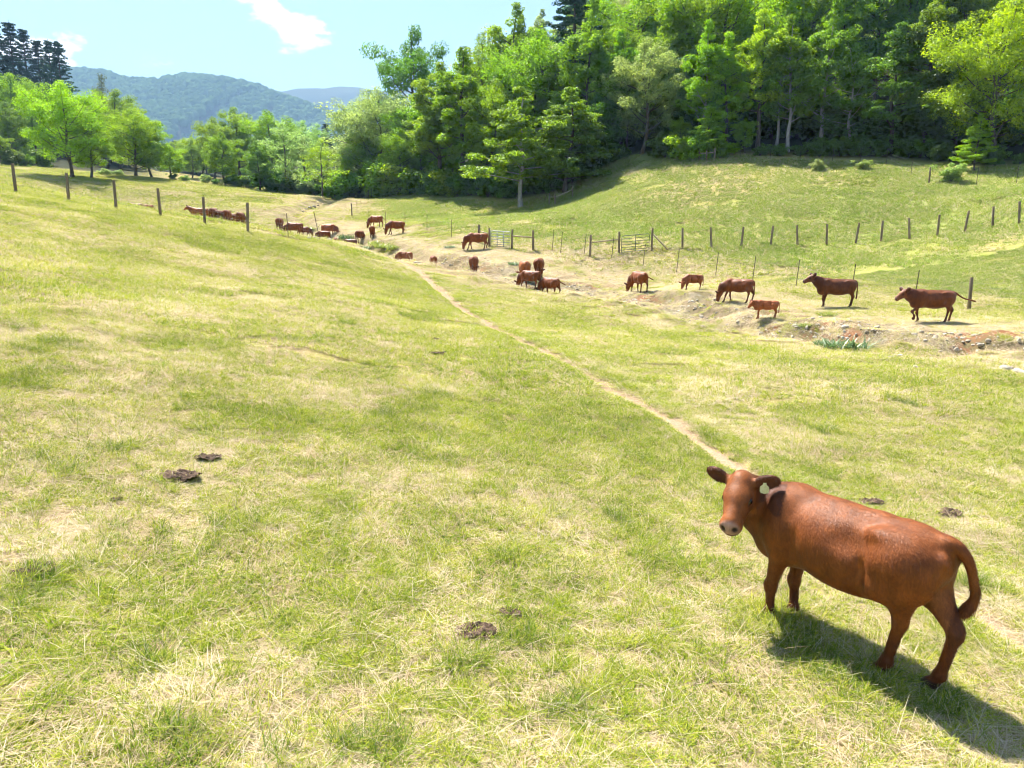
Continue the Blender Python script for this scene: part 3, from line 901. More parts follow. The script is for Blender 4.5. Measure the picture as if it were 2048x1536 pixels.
def make_cow(name, h, head, HF, feet, lift=(0, 0, 0, 0), tail=None, girth=1.0, calf=False, hero=False, neck=None, lying=False):
    """one continuous body; x forward, y left, z up, withers about 1.3 m"""
    F = Field((-1.75, -0.62, -0.03), (1.75, 0.85, 1.62), h)
    g = girth; by = 0.86 if calf else 1.0
    # trunk
    F.ell((0.16, 0, 0.94), (0.54, 0.305 * g * by, 0.325 * g), 0.10)
    F.ell((-0.14, 0, 0.885), (0.53, 0.318 * g * by, 0.325 * g), 0.12)
    F.ell((-0.02, 0, 0.80), (0.40, 0.25 * g * by, 0.215 * g), 0.10)
    F.ell((0.50, 0, 0.91), (0.29, 0.235 * by, 0.345), 0.12)
    F.ell((0.70, 0, 0.80), (0.17, 0.15 * by, 0.23), 0.10)
    F.ell((-0.50, 0, 1.01), (0.31, 0.245 * by, 0.245), 0.12)
    F.cone((0.50, 0, 1.19), (-0.25, 0, 1.17), 0.085, 0.085, 0.08)
    F.cone((-0.25, 0, 1.17), (-0.73, 0, 1.17), 0.085, 0.06, 0.08)
    for s in (1, -1):
        F.ell((0.50, 0.17 * s * by, 1.00), (0.14, 0.10, 0.26), 0.07)                # shoulder blade
        F.ell((-0.35, 0.195 * s * by, 1.145), (0.085, 0.06, 0.05), 0.07)            # hip bone
        F.ell((-0.755, 0.10 * s * by, 1.065), (0.06, 0.048, 0.065), 0.04)           # pin bone
        F.ell((-0.46, 0.15 * s * by, 0.96), (0.24, 0.135, 0.24), 0.09)              # thigh
        F.ell((-0.61, 0.125 * s * by, 0.91), (0.15, 0.105, 0.22), 0.07)             # buttock
    if not calf:
        F.ell((-0.36, 0, 0.72), (0.16, 0.12, 0.08), 0.07)                          # udder fold
    for s in (1, -1):
        F.ell((-0.20, 0.37 * s * by * g, 1.10), (0.17, 0.10, 0.11), 0.12, None, True)      # hollow before the hip
        F.ell((0.335, 0.335 * s * by * g, 0.80), (0.045, 0.08, 0.19), 0.08, None, True)       # behind the elbow
        F.ell((-0.27, 0.345 * s * by * g, 0.80), (0.05, 0.09, 0.17), 0.08, None, True)      # flank fold
    # legs
    FL, FR, HL, HR = feet
    for n_, (fx, fy), s, up in (('F', FL, 1, lift[0]), ('F', FR, -1, lift[1]), ('H', HL, 1, lift[2]), ('H', HR, -1, lift[3])):
        if lying: break
        z0 = up
        if n_ == 'F':
            el = np.array((0.50, 0.155 * s * by, 0.74))
            kn = np.array((0.50 + (fx - 0.50) * 0.55 + 0.02 + 0.9 * up, 0.16 * s * by * 0.5 + fy * 0.5, 0.375 + 0.45 * z0))
            ft = np.array((fx - 0.015 - 0.3 * up, fy, 0.125 + z0)); hf = np.array((fx + 0.02 - 0.5 * up, fy, 0.05 + z0))
            F.cone((0.50, 0.15 * s * by, 0.94), el, 0.14, 0.100, 0.07)
            F.cone(el, kn, 0.088, 0.046, 0.045)
            F.ell(kn + np.array((0.012, 0, 0)), (0.054, 0.050, 0.072), 0.03)
            F.cone(kn, ft, 0.042, 0.036, 0.03)
        else:
            st = np.array((-0.36, 0.18 * s * by, 0.76))
            hk = np.array((fx - 0.095, fy, 0.485 + z0))
            mid = np.array((-0.46 * 0.55 + hk[0] * 0.45, 0.155 * s * by * 0.6 + fy * 0.4, 0.73))
            ft = np.array((fx - 0.02, fy, 0.125 + z0)); hf = np.array((fx + 0.02, fy, 0.05 + z0))
            F.cone((-0.46, 0.15 * s * by, 0.96), mid, 0.17, 0.105, 0.07)
            F.cone(st, mid, 0.12, 0.11, 0.06)
            F.cone(mid, hk, 0.100, 0.048, 0.045)
            F.cone((-0.62, 0.135 * s * by, 0.84), hk + np.array((-0.03, 0, 0.05)), 0.075, 0.028, 0.045)
            F.ell(hk, (0.054, 0.044, 0.078), 0.035)
            F.cone(hk, ft, 0.046, 0.038, 0.03)
        F.ell(ft, (0.047, 0.047, 0.052), 0.025)
        F.cone(ft, hf, 0.040, 0.048, 0.025)
        F.ell((hf[0] + 0.025, hf[1], 0.012 + z0), (0.070, 0.054, 0.062), 0.02)
    if lying:
        F.ell((0.45, 0.2, 0.62), (0.3, 0.12, 0.1), 0.06); F.ell((-0.3, 0.3, 0.60), (0.35, 0.12, 0.1), 0.06)
    # neck
    head = np.array(head, float)
    f, l, u = HF[:, 0], HF[:, 1], HF[:, 2]
    poll = head - f * 0.06
    throat = head - u * 0.10 + f * 0.0
    n1 = np.array(neck if neck is not None else (np.array((0.78, 0, 1.06)) * 0.6 + poll * 0.4))
    F.chain([(0.46, 0, 1.12), n1 + np.array((0, 0, 0.05)), poll], [0.18, 0.155, 0.115], 0.10)
    F.chain([(0.60, 0, 0.92), n1 + np.array((0, 0, -0.09)), throat], [0.23, 0.17, 0.105], 0.10)
    # head
    Q = lambda x, y, z: head + f * x + l * y + u * z
    F.ell(Q(0.0, 0, 0), (0.125, 0.105, 0.115), 0.06, HF)
    F.ell(Q(0.085, 0, 0.022), (0.135, 0.118, 0.095), 0.05, HF)
    F.cone(Q(0.10, 0, 0.0), Q(0.325, 0, -0.020), 0.098, 0.074, 0.05)
    for s in (1, -1):
        F.cone(Q(0.02, 0.052 * s, -0.095), Q(0.31, 0.026 * s, -0.085), 0.068, 0.05, 0.05)   # jaw
        F.ell(Q(0.115, 0.083 * s, 0.042), (0.055, 0.03, 0.03), 0.03, HF)                       # brow
        F.ell(Q(0.18, 0.062 * s, -0.035), (0.09, 0.04, 0.05), 0.03, HF)                        # cheek
    F.ell(Q(0.365, 0, -0.055), (0.072, 0.100, 0.080), 0.04, HF)                                # muzzle
    F.ell(Q(0.375, 0, -0.105), (0.055, 0.062, 0.035), 0.03, HF)                                # lower lip
    F.ell(Q(-0.05, 0, 0.085), (0.07, 0.07, 0.05), 0.05, HF)                                    # poll
    if hero:
        for s in (1, -1):
            F.ell(Q(0.425, 0.052 * s, -0.033), (0.030, 0.024, 0.024), 0.010, HF, True)
            F.ell(Q(0.128, 0.118 * s, 0.006), (0.032, 0.018, 0.020), 0.012, HF, True)
        F.ell(Q(0.43, 0, -0.097), (0.04, 0.07, 0.006), 0.01, HF, True)
    # ears: leaf shaped, hollow in front
    for s in (1, -1):
        ed = l * s * 0.93 - f * 0.25 + u * (0.42 if not hero else (0.10 if s > 0 else 0.22)); ed /= np.linalg.norm(ed)
        en = (u * 0.35 + f * 0.9); en = en - ed * (en @ ed); en /= np.linalg.norm(en)
        ew = np.cross(en, ed)
        E = np.stack([ed, ew, en], 1)
        base = Q(-0.035, 0.085 * s, 0.045)
        F.cone(base, base + ed * 0.06, 0.034, 0.036, 0.03)
        if hero:
            F.ell(base + ed * 0.135, (0.115, 0.068, 0.03), 0.025, E)
            F.ell(base + ed * 0.14 + en * 0.032, (0.10, 0.05, 0.026), 0.008, E, True)
        else:
            F.ell(base + ed * 0.15, (0.16, 0.092, 0.05), 0.02, E)
    # tail
    if tail is None:
        tail = [(-0.74, 0, 1.17), (-0.82, 0, 1.10), (-0.85, 0.01, 0.90), (-0.84, 0.02, 0.68), (-0.83, 0.03, 0.50), (-0.82, 0.03, 0.40)]
    tp = smooth_poly(np.array(tail), 4)
    tr = np.interp(np.linspace(0, 1, len(tp)), [0, 0.12, 0.4, 0.7, 0.85, 1], [0.052, 0.038, 0.026, 0.021, 0.032, 0.012])
    if h > 0.02: tr = np.maximum(tr, h * 1.05)
    F.chain(list(tp), tr, 0.03)
    F.vol[:, :, 0] = np.maximum(F.vol[:, :, 0], 0.01)
    V, Fc = surface_nets(F.vol, F.lo, h)
    # relax
    e = np.concatenate([Fc[:, [0, 1]], Fc[:, [1, 2]], Fc[:, [2, 3]], Fc[:, [3, 0]]])
    for it in range(2 if not hero else 3):
        acc = np.zeros_like(V); cnt = np.zeros(len(V))
        np.add.at(acc, e[:, 0], V[e[:, 1]]); np.add.at(cnt, e[:, 0], 1)
        V = V * 0.5 + acc / np.maximum(cnt, 1)[:, None] * 0.5
    # coat colours
    base = np.array((0.215, 0.062, 0.0125)); darkc = np.array((0.060, 0.011, 0.003)); tan = np.array((0.29, 0.11, 0.042))
    C = np.repeat(base[None], len(V), 0)
    def blend(col_, w):
        nonlocal C
        C = C * (1 - w[:, None]) + np.array(col_) * w[:, None]
    x, y, z = V.T
    L = (V - head) @ HF
    isneck = sstep(0.50, 0.80, x) * sstep(0.62, 0.75, z)
    blend(darkc, 0.55 * isneck)
    blend(darkc, 0.55 * (1 - sstep(0.22, 0.50, z)) * (1 - sstep(1.0, 1.2, np.abs(x))))
    blend(tan, 0.55 * (1 - sstep(0.0, 0.16, np.abs(y))) * (1 - sstep(-0.62, -0.5, x)) * sstep(0.35, 0.5, z) * (1 - sstep(0.92, 1.02, z)))
    blend(tan, 0.35 * (1 - sstep(0.50, 0.58, z)) * sstep(0.42, 0.46, z) * (np.abs(x) < 0.5))
    inhead = ((np.abs(L[:, 0] - 0.17) < 0.33) & (np.abs(L[:, 1]) < 0.13) & (np.abs(L[:, 2]) < 0.19)).astype(float)
    blend((0.25, 0.078, 0.018), inhead * 0.85)
    muz = inhead * sstep(0.375, 0.41, L[:, 0] + 0.10 * (L[:, 2] + 0.05)) * sstep(-0.125, -0.10, L[:, 2])
    blend((0.34, 0.21, 0.17), muz * 0.9)
    lip = inhead * sstep(0.33, 0.37, L[:, 0]) * (1 - sstep(-0.115, -0.095, L[:, 2]))
    blend((0.06, 0.03, 0.022), lip * 0.7)
    for s in (1, -1):
        dn = np.sqrt(((L[:, 0] - 0.425) / 0.034) ** 2 + ((L[:, 1] - 0.052 * s) / 0.027) ** 2 + ((L[:, 2] + 0.033) / 0.028) ** 2)
        blend((0.02, 0.01, 0.008), 1 - sstep(0.7, 1.25, dn))
        de = np.sqrt(((L[:, 0] - 0.128) / 0.056) ** 2 + ((L[:, 1] - 0.108 * s) / 0.06) ** 2 + ((L[:, 2] - 0.008) / 0.042) ** 2)
        blend((0.05, 0.016, 0.008), 0.8 * (1 - sstep(0.6, 1.2, de)))
        ears = sstep(0.12, 0.16, L[:, 1] * s) * (L[:, 1] * s < 0.36) * (np.abs(L[:, 0]) < 0.16) * (np.abs(L[:, 2] - 0.06) < 0.16)
        blend((0.085, 0.026, 0.012), 0.85 * ears)
    tailm = (x < -0.80).astype(float) * (1 - sstep(0.55, 0.95, z))
    blend((0.075, 0.022, 0.010), 0.7 * tailm)
    hoof = (1 - sstep(0.055, 0.075, z)) if not lying else np.zeros(len(V))
    blend((0.035, 0.022, 0.014), hoof * 0.9)
    if hero:
        blend((0.75, 0.73, 0.68), 1 - sstep(0.6, 1.0, np.sqrt(((x + 0.70) / 0.022) ** 2 + ((y - 0.10) / 0.03) ** 2 + ((z - 1.13) / 0.02) ** 2) / 1.0))
    if calf:
        C = C * 0.6 + np.array((0.33, 0.115, 0.042)) * 0.4
    me = mesh_arrays(name, V, [Fc], True)
    cattr(me, 'coat', C)
    me.materials.append(MAT_COAT)
    return me

STAND = ((0.60, 0.14), (0.53, -0.14), (-0.52, 0.15), (-0.66, -0.15))
# ---- the cow in front, looking back at the viewer
HERO_FOOT = [ground_px(1535, 1228)[0], ground_px(1583, 1226)[0], ground_px(1765, 1350)[0], ground_px(1870, 1388)[0]]
fm = (HERO_FOOT[0] + HERO_FOOT[1]) / 2; hm = (HERO_FOOT[2] + HERO_FOOT[3]) / 2
hero_head = math.atan2(fm.y - hm.y, fm.x - hm.x)
ctr = (fm + hm) / 2
HS = 1.05
HZ = H1(ctr.x, ctr.y) - 0.035
Mh = Matrix.Translation((ctr.x, ctr.y, HZ)) @ Matrix.Rotation(hero_head, 4, 'Z') @ Matrix.Scale(HS, 4)
Mi = Mh.inverted()
lf = [Mi @ f_ for f_ in HERO_FOOT]
feet = tuple((v.x, v.y) for v in lf)
def cam_dirs(P):
    w = -np.array(P); w /= np.linalg.norm(w)
    r = np.cross((0, 0, 1), w); r /= np.linalg.norm(r)
    u = np.cross(w, r)
    return r, u, w
HEAD_W = ray(1482, 978) * 6.55
r_, u_, w_ = cam_dirs(HEAD_W)
ROLL = R(15); TOW = R(36)
fdir = (-u_ * math.cos(ROLL) - r_ * math.sin(ROLL)) * math.cos(TOW) + w_ * math.sin(TOW)
fdir = fdir / np.linalg.norm(fdir)
upw = w_ * math.cos(TOW) + u_ * math.sin(TOW) - r_ * 0.20
rot3 = np.array(Mi.to_3x3()) * HS
HFh = head_frame(rot3 @ fdir, rot3 @ upw)
hl = np.array(Mi @ Vector(HEAD_W))
hero_tail = [(-0.72, 0, 1.18), (-0.80, -0.02, 1.17), (-0.87, -0.06, 1.07), (-0.90, -0.10, 0.92), (-0.91, -0.13, 0.80), (-0.88, -0.12, 0.70), (-0.85, -0.10, 0.65)]
print('hero feet', feet, 'head', hl)
hero_me = make_cow('cow_body', 0.0125, hl, HFh, feet, (0, 0, 0, 0), hero_tail, 1.0, False, True, neck=(0.82, 0.03, 1.06))
hero = link('cow', None)
hero.matrix_world = Mh
tag(hero, 'large red-brown cow in the foreground turning its head with an ear tag', 'cow', 'red cattle grazing in the pasture')
hb = link('body', hero_me, MAT_COAT, hero)
def coat_hair(me, n, rs):
    """short lying hairs over the hide, longer at the tail switch"""
    nv = len(me.vertices); V = np.empty(nv * 3, np.float32); me.vertices.foreach_get('co', V); V = V.reshape(-1, 3).astype(float)
    N = np.empty(nv * 3, np.float32); me.vertices.foreach_get('normal', N); N = N.reshape(-1, 3).astype(float)
    C = np.empty(nv * 4, np.float32); me.attributes['coat'].data.foreach_get('color', C); C = C.reshape(-1, 4)[:, :3]
    L = (V - hl) @ HFh
    face = (np.abs(L[:, 0] - 0.17) < 0.33) & (np.abs(L[:, 1]) < 0.16) & (np.abs(L[:, 2]) < 0.2)
    ok = ~(face & (L[:, 0] > 0.30)) & (V[:, 2] > 0.09)
    for s in (1, -1):
        ok &= np.hypot(np.hypot(L[:, 0] - 0.126, L[:, 1] - 0.102 * s), L[:, 2] - 0.01) > 0.045
    idx = np.nonzero(ok)[0]
    i = idx[rs.integers(0, len(idx), n)]
    P = V[i] + rs.normal(0, 0.005, (n, 3)); nn = N[i]
    P -= nn * ((P - V[i]) * nn).sum(1)[:, None]
    flow = np.where(face[i][:, None], HFh[:, 0] * 0.9, np.array((-0.55, 0, -0.75)))
    flow = flow + rs.normal(0, 0.28, (n, 3))
    tpl = smooth_poly(np.array(hero_tail), 6); tpl = tpl[tpl[:, 2] < 0.84]
    tl = np.sqrt(((V[i][:, None, :] - tpl[None]) ** 2).sum(-1)).min(1) < 0.055
    flow[tl] = np.array((0.05, 0.05, -1.0)) + rs.normal(0, 0.16, (tl.sum(), 3))
    d = flow - nn * (flow * nn).sum(1)[:, None]; d /= np.linalg.norm(d, axis=1)[:, None] + 1e-9
    ln = np.where(tl, rs.uniform(0.03, 0.075, n), np.where(face[i], rs.uniform(0.010, 0.018, n), rs.uniform(0.016, 0.032, n)))[:, None]
    sd = np.cross(d, nn); w = np.where(tl, 0.0022, 0.0019)[:, None] * rs.uniform(0.7, 1.4, (n, 1))
    tip = P + d * ln + nn * ln * rs.uniform(0.06, 0.22, (n, 1))
    VV = np.stack([P - sd * w - nn * 0.001, P + sd * w - nn * 0.001, tip], 1).reshape(-1, 3)
    m = mesh_arrays('coat_hair', VV, [np.arange(3 * n).reshape(n, 3)])
    cattr(m, 'coat', np.repeat(np.clip(C[i] * rs.uniform(0.78, 1.25, (n, 1)), 0, 1), 3, 0))
    return m
hair = link('coat_hair', coat_hair(hero_me, 110000, np.random.default_rng(17)), MAT_COAT, hero)
tag(hair, kind='stuff')
def uv_ball(r, seg=16, ring=10):
    th = np.linspace(0, np.pi, ring + 1); ph = np.linspace(0, 2 * np.pi, seg, endpoint=False)
    V = [(r * math.sin(t) * math.cos(p), r * math.sin(t) * math.sin(p), r * math.cos(t)) for t in th for p in ph]
    F = [(i * seg + j, (i + 1) * seg + j, (i + 1) * seg + (j + 1) % seg, i * seg + (j + 1) % seg) for i in range(ring) for j in range(seg)]
    return np.array(V), np.array(F)
bv, bf = uv_ball(1.0)
eye_me = mesh_arrays('eye', bv * 0.031, [bf], True)
for s in (1, -1):
    link('eye', eye_me, MAT_EYE, hero, tuple(hl + HFh[:, 0] * 0.126 + HFh[:, 1] * 0.102 * s + HFh[:, 2] * 0.010))
# ear tag hanging in the left ear
def tag_mesh():
    o2 = [(-0.012, 0.0), (0.012, 0.0), (0.016, -0.02), (0.036, -0.035), (0.038, -0.075), (0.028, -0.09), (0, -0.097), (-0.028, -0.09), (-0.038, -0.075), (-0.036, -0.035), (-0.016, -0.02)]
    n = len(o2); V = [(a, 0.0015, b) for a, b in o2] + [(a, -0.0015, b) for a, b in o2]
    me = bpy.data.meshes.new('ear_tag')
    me.from_pydata(V, [], [list(range(n))[::-1], list(range(n, 2 * n))] + [(i, (i + 1) % n, n + (i + 1) % n, n + i) for i in range(n)])
    return me
ear_p = hl + HFh[:, 0] * -0.06 + HFh[:, 1] * 0.20 + HFh[:, 2] * 0.075
inv = Mi.to_3x3()
tx = np.array(inv @ Vector(r_)); tz = np.array((0, 0, 1.0)); tx -= tz * (tx @ tz); tx /= np.linalg.norm(tx)
ty = np.cross(tz, tx)
Mt = Matrix(((tx[0], ty[0], tz[0], 0), (tx[1], ty[1], tz[1], 0), (tx[2], ty[2], tz[2], 0), (0, 0, 0, 1)))
tg = link('ear_tag', tag_mesh(), MAT_TAG, hero)
ear_w = ear_p - ty * 0.045
Mt.translation = Vector(ear_w)
tg.matrix_local = Mt
tag(tg, 'pale yellow plastic tag hanging from the ear')

# ---- the herd
def hf_dir(az, pitch, roll=0):
    """head frame: az turns left, pitch tips the nose down (degrees)"""
    a, p = R(az), R(pitch)
    f = np.array((math.cos(a) * math.cos(p), math.sin(a) * math.cos(p), -math.sin(p)))
    up = np.array((math.cos(a) * math.sin(p), math.sin(a) * math.sin(p), math.cos(p)))
    return head_frame(f, up)
GR = 0.026
PROTO = {}
PROTO['stand'] = make_cow('cow_standing', GR, (1.12, 0.0, 1.33), hf_dir(4, 20), STAND, neck=(0.84, 0, 1.17))
PROTO['walk'] = make_cow('cow_walking', GR, (1.12, 0.04, 1.16), hf_dir(8, 30), ((0.78, 0.13), (0.46, -0.13), (-0.44, 0.14), (-0.72, -0.14)), (0.16, 0, 0, 0),
                         [(-0.74, 0, 1.17), (-0.86, 0, 1.13), (-1.02, 0, 1.02), (-1.22, -0.02, 0.93), (-1.45, -0.03, 0.88), (-1.62, -0.04, 0.83)])
GF = ((0.74, 0.14), (0.46, -0.14), (-0.50, 0.15), (-0.68, -0.15))
PROTO['graze'] = make_cow('cow_grazing', GR, (1.06, 0.05, 0.46), hf_dir(10, 74), GF, neck=(0.90, 0.02, 0.86))
PROTO['graze_left'] = make_cow('cow_grazing_turned', GR, (0.94, 0.28, 0.45), hf_dir(45, 74), GF, neck=(0.86, 0.13, 0.84),
                               tail=[(-0.74, 0, 1.17), (-0.84, -0.02, 1.10), (-0.90, -0.10, 0.98), (-0.98, -0.25, 0.88), (-1.08, -0.38, 0.80)])
PROTO['graze_right'] = make_cow('cow_grazing_away', GR, (0.96, -0.25, 0.45), hf_dir(-40, 74), GF, neck=(0.86, -0.11, 0.84))
CFT = ((0.62, 0.11), (0.48, -0.11), (-0.50, 0.11), (-0.62, -0.11))
PROTO['calf'] = make_cow('calf_standing', GR, (1.00, 0.02, 1.08), hf_dir(8, 42), CFT, girth=0.80, calf=True)
PROTO['calf_graze'] = make_cow('calf_grazing', GR, (0.96, 0.10, 0.58), hf_dir(15, 72), ((0.72, 0.13), (0.50, -0.12), (-0.48, 0.11), (-0.60, -0.11)), girth=0.80, calf=True, neck=(0.82, 0.04, 0.86))

COWG = 'red cattle grazing in the pasture'
# pixel column, depth, heading (0 = right, 90 = away), kind, size, tint, label
HERD = [
 (1862, 28.3, 176, 'walk', 1.02, (0.62, 0.60, 0.62), 'dark red cow walking with its tail held out beside the lone leaning post'),
 (1672, 33.0, 174, 'stand', 1.04, (0.50, 0.50, 0.55), 'dark red cow standing alert with raised head above the eroded bank'),
 (1476, 34.8, 146, 'graze', 0.90, (0.70, 0.66, 0.66), 'red cow with lowered head on the bank just above a small calf'),
 (1532, 31.0, 172, 'calf', 0.62, (1.15, 1.05, 1.0), 'small pale red calf standing on bare stony ground below a grazing cow'),
 (1386, 38.4, 196, 'calf_graze', 0.70, (0.95, 0.90, 0.90), 'slim red calf bending its head to the ground near the wire fence'),
 (1278, 40.3, 106, 'graze_left', 0.95, (0.85, 0.80, 0.80), 'red cow seen from behind flicking its tail on the bare bank'),
 (1049, 45.0, 98, 'graze', 1.0, (1.35, 1.45, 1.7), 'pale tan cow seen from behind, at the back of a group of four'),
 (1078, 45.2, 82, 'graze', 1.0, (0.80, 0.75, 0.75), 'red cow seen from behind next to the pale tan cow'),
 (1061, 41.6, 140, 'graze', 0.86, (0.72, 0.66, 0.66), 'dark red cow grazing in front of the pale tan cow'),
 (1101, 40.8, 128, 'graze_left', 0.86, (0.75, 0.70, 0.70), 'red cow grazing at the lower right corner of the group of four'),
 (948, 46.5, 88, 'graze', 0.93, (0.72, 0.66, 0.66), 'dark red cow seen from behind casting a shadow below the silver gate'),
 (867, 50.2, 100, 'graze', 0.82, (0.90, 0.85, 0.85), 'red calf seen from behind half sunk in the ditch'),
 (810, 54.0, 160, 'calf_graze', 0.78, (0.90, 0.85, 0.85), 'red calf in the ditch with only its back showing beside the trail'),
 (955, 54.3, 186, 'graze', 0.98, (0.95, 0.92, 0.92), 'red cow in profile grazing right beside the silver gate'),
 (793, 66.0, 204, 'graze_right', 0.97, (0.95, 0.88, 0.86), 'red cow grazing alone near the thin fence posts on the far bank'),
 (753, 74.0, 150, 'graze_left', 0.97, (0.95, 0.9, 0.88), 'red cow with its tail out beside a thin post, highest of the ditch group'),
 (745, 67.0, 96, 'graze', 0.86, (0.80, 0.74, 0.72), 'narrow red calf seen from behind in the bright grass patch'),
 (720, 67.5, 76, 'graze', 0.90, (0.72, 0.66, 0.66), 'dark red cow seen from behind next to the bright grass patch'),
 (701, 65.8, 165, 'graze', 0.80, (0.55, 0.5, 0.5), 'very dark cow lower in the ditch behind a green weed clump'),
 (673, 66.5, 110, 'graze', 0.72, (0.9, 0.85, 0.82), 'calf showing only its rounded back behind the weed clump in the ditch'),
 (648, 67.5, 172, 'graze', 0.78, (0.75, 0.70, 0.68), 'red cow half hidden in the ditch beside the leaning thin post'),
 (658, 72.0, 352, 'graze', 0.93, (1.25, 1.25, 1.3), 'tan cow grazing towards the right behind the leaning thin post'),
 (590, 64.8, 168, 'graze', 1.0, (0.85, 0.78, 0.76), 'red cow standing sideways behind the wire, beside the thin upright post'),
 (608, 67.5, 10, 'graze', 0.72, (0.85, 0.8, 0.78), 'small calf just behind the red cow beside the thin upright post'),
 (560, 70.0, 96, 'graze', 1.0, (0.80, 0.74, 0.72), 'red cow seen from behind alone between the last thick post and ditch'),
 (401, 63.0, 176, 'stand', 0.95, (1.35, 1.4, 1.5), 'tan cow facing away from the herd, leftmost of the huddle behind the wire'),
 (424, 66.5, 120, 'graze', 0.98, (1.0, 0.92, 0.9), 'cow at the back of the huddle just past the fifth thick post'),
 (428, 61.0, 96, 'graze', 0.95, (0.7, 0.62, 0.62), 'dark red cow in front of the huddle just past the fifth thick post'),
 (441, 61.5, 84, 'graze', 0.90, (0.55, 0.5, 0.52), 'darkest cow in the middle of the huddle behind the wire'),
 (455, 62.0, 100, 'graze', 1.0, (0.9, 0.84, 0.82), 'red cow seen from behind in the middle of the huddle behind the wire'),
 (476, 65.0, 60, 'graze', 1.0, (0.8, 0.72, 0.72), 'red cow at the back of the huddle next to the last thick post'),
 (482, 59.0, 92, 'graze', 0.86, (0.78, 0.7, 0.7), 'smaller red cow in front of the huddle next to the last thick post'),
 (246, 77.0, 170, 'stand', 0.95, (1.0, 0.92, 0.9), 'cow back showing over the rise just beside the third thick post'),
 (262, 78.5, 150, 'graze', 0.98, (0.9, 0.84, 0.82), 'cow back in the middle of the three over the rise'),
 (274, 75.0, 30, 'graze', 1.0, (0.82, 0.75, 0.74), 'cow back over the rise nearest the lone calf'),
 (298, 74.0, 80, 'graze', 0.95, (1.05, 1.0, 0.98), 'single cow seen from behind over the rise beside the fourth thick post'),
]
for px, t, hd, kind, sc, tint, lab in HERD:
    p_ = ground_t(px, t)
    o = link('calf' if 'calf' in kind else 'cow', PROTO[kind], MAT_COAT, None, p_ - Vector((0, 0, 0.02)), (0, 0, R(hd)), sc)
    o.color = (*tint, 1)
    o.color = (tint[0] * 1.05, tint[1] * 1.05, tint[2] * 1.1, 1)
    tag(o, lab, 'calf' if 'calf' in lab.split(' ')[:4] else 'cow', COWG)

# ------------------------------------------------------------------ fences and gates
def tube_arrays(P, rad, n=6, cap=True):
    P = np.asarray(P, float); k = len(P)
    rad = np.broadcast_to(rad, (k,))
    V = []
    for i in range(k):
        d = P[min(i + 1, k - 1)] - P[max(i - 1, 0)]; d = d / (np.linalg.norm(d) + 1e-9)
        a = np.cross(d, (0, 0, 1.0)) if abs(d[2]) < 0.95 else np.cross(d, (1.0, 0, 0))
        a /= np.linalg.norm(a); b = np.cross(d, a)
        th = np.arange(n) * 2 * np.pi / n
        V.append(P[i] + rad[i] * (np.cos(th)[:, None] * a + np.sin(th)[:, None] * b))
    V = np.concatenate(V)
    i = np.arange(k - 1)[:, None] * n; j = np.arange(n)[None]; j2 = (j + 1) % n
    F = np.stack([i + j, i + j2, i + n + j2, i + n + j], -1).reshape(-1, 4)
    return V, F
def tubes_mesh(name, items, smooth=True):
    """items: list of (points, radius, n)"""
    Vs = []; Fs = []; T = []; off = 0
    for P, r, n in items:
        V, F = tube_arrays(P, r, n)
        Vs.append(V); Fs.append(F + off)
        k = len(P)
        # end caps as fans
        for base, pt, flip in ((0, P[0], True), ((k - 1) * n, P[-1], False)):
            c = off + len(V) + (0 if base == 0 else 1)
            for j in range(n):
                a, b = off + base + j, off + base + (j + 1) % n
                T.append((c, b, a) if flip else (c, a, b))
        Vs.append(np.array([P[0], P[-1]], float)); off += len(V) + 2
    return mesh_arrays(name, np.concatenate(Vs), [np.concatenate(Fs), np.array(T)], smooth)

def wood_post_mesh(h, r, seed):
    rs = random.Random(seed)
    pts = [(0, 0, -0.35), (0.005, 0.003, h * 0.3), (-0.004, 0.004, h * 0.7), (0, 0, h - 0.012), (0, 0, h)]
    return tubes_mesh('wood_post', [(pts, np.array([r * 1.05, r * 1.03, r, r * 0.97, r * 0.86]), 12)])
WPOST = [wood_post_mesh(1.45, 0.075, i) for i in range(3)]
def tpost_mesh(h=1.5):
    # T-section steel stake
    w, t = 0.020, 0.0045
    prof = [(-w, 0), (w, 0), (w, t), (t, t), (t, 0.034), (-t, 0.034), (-t, t), (-w, t)]
    n = len(prof)
    V = [(a, b, z) for z in (-0.3, h) for a, b in prof]
    me = bpy.data.meshes.new('steel_stake')
    me.from_pydata(V, [], [[i, (i + 1) % n, n + (i + 1) % n, n + i] for i in range(n)] + [list(range(n))[::-1], list(range(n, 2 * n))])
    return me
TPOST = tpost_mesh()

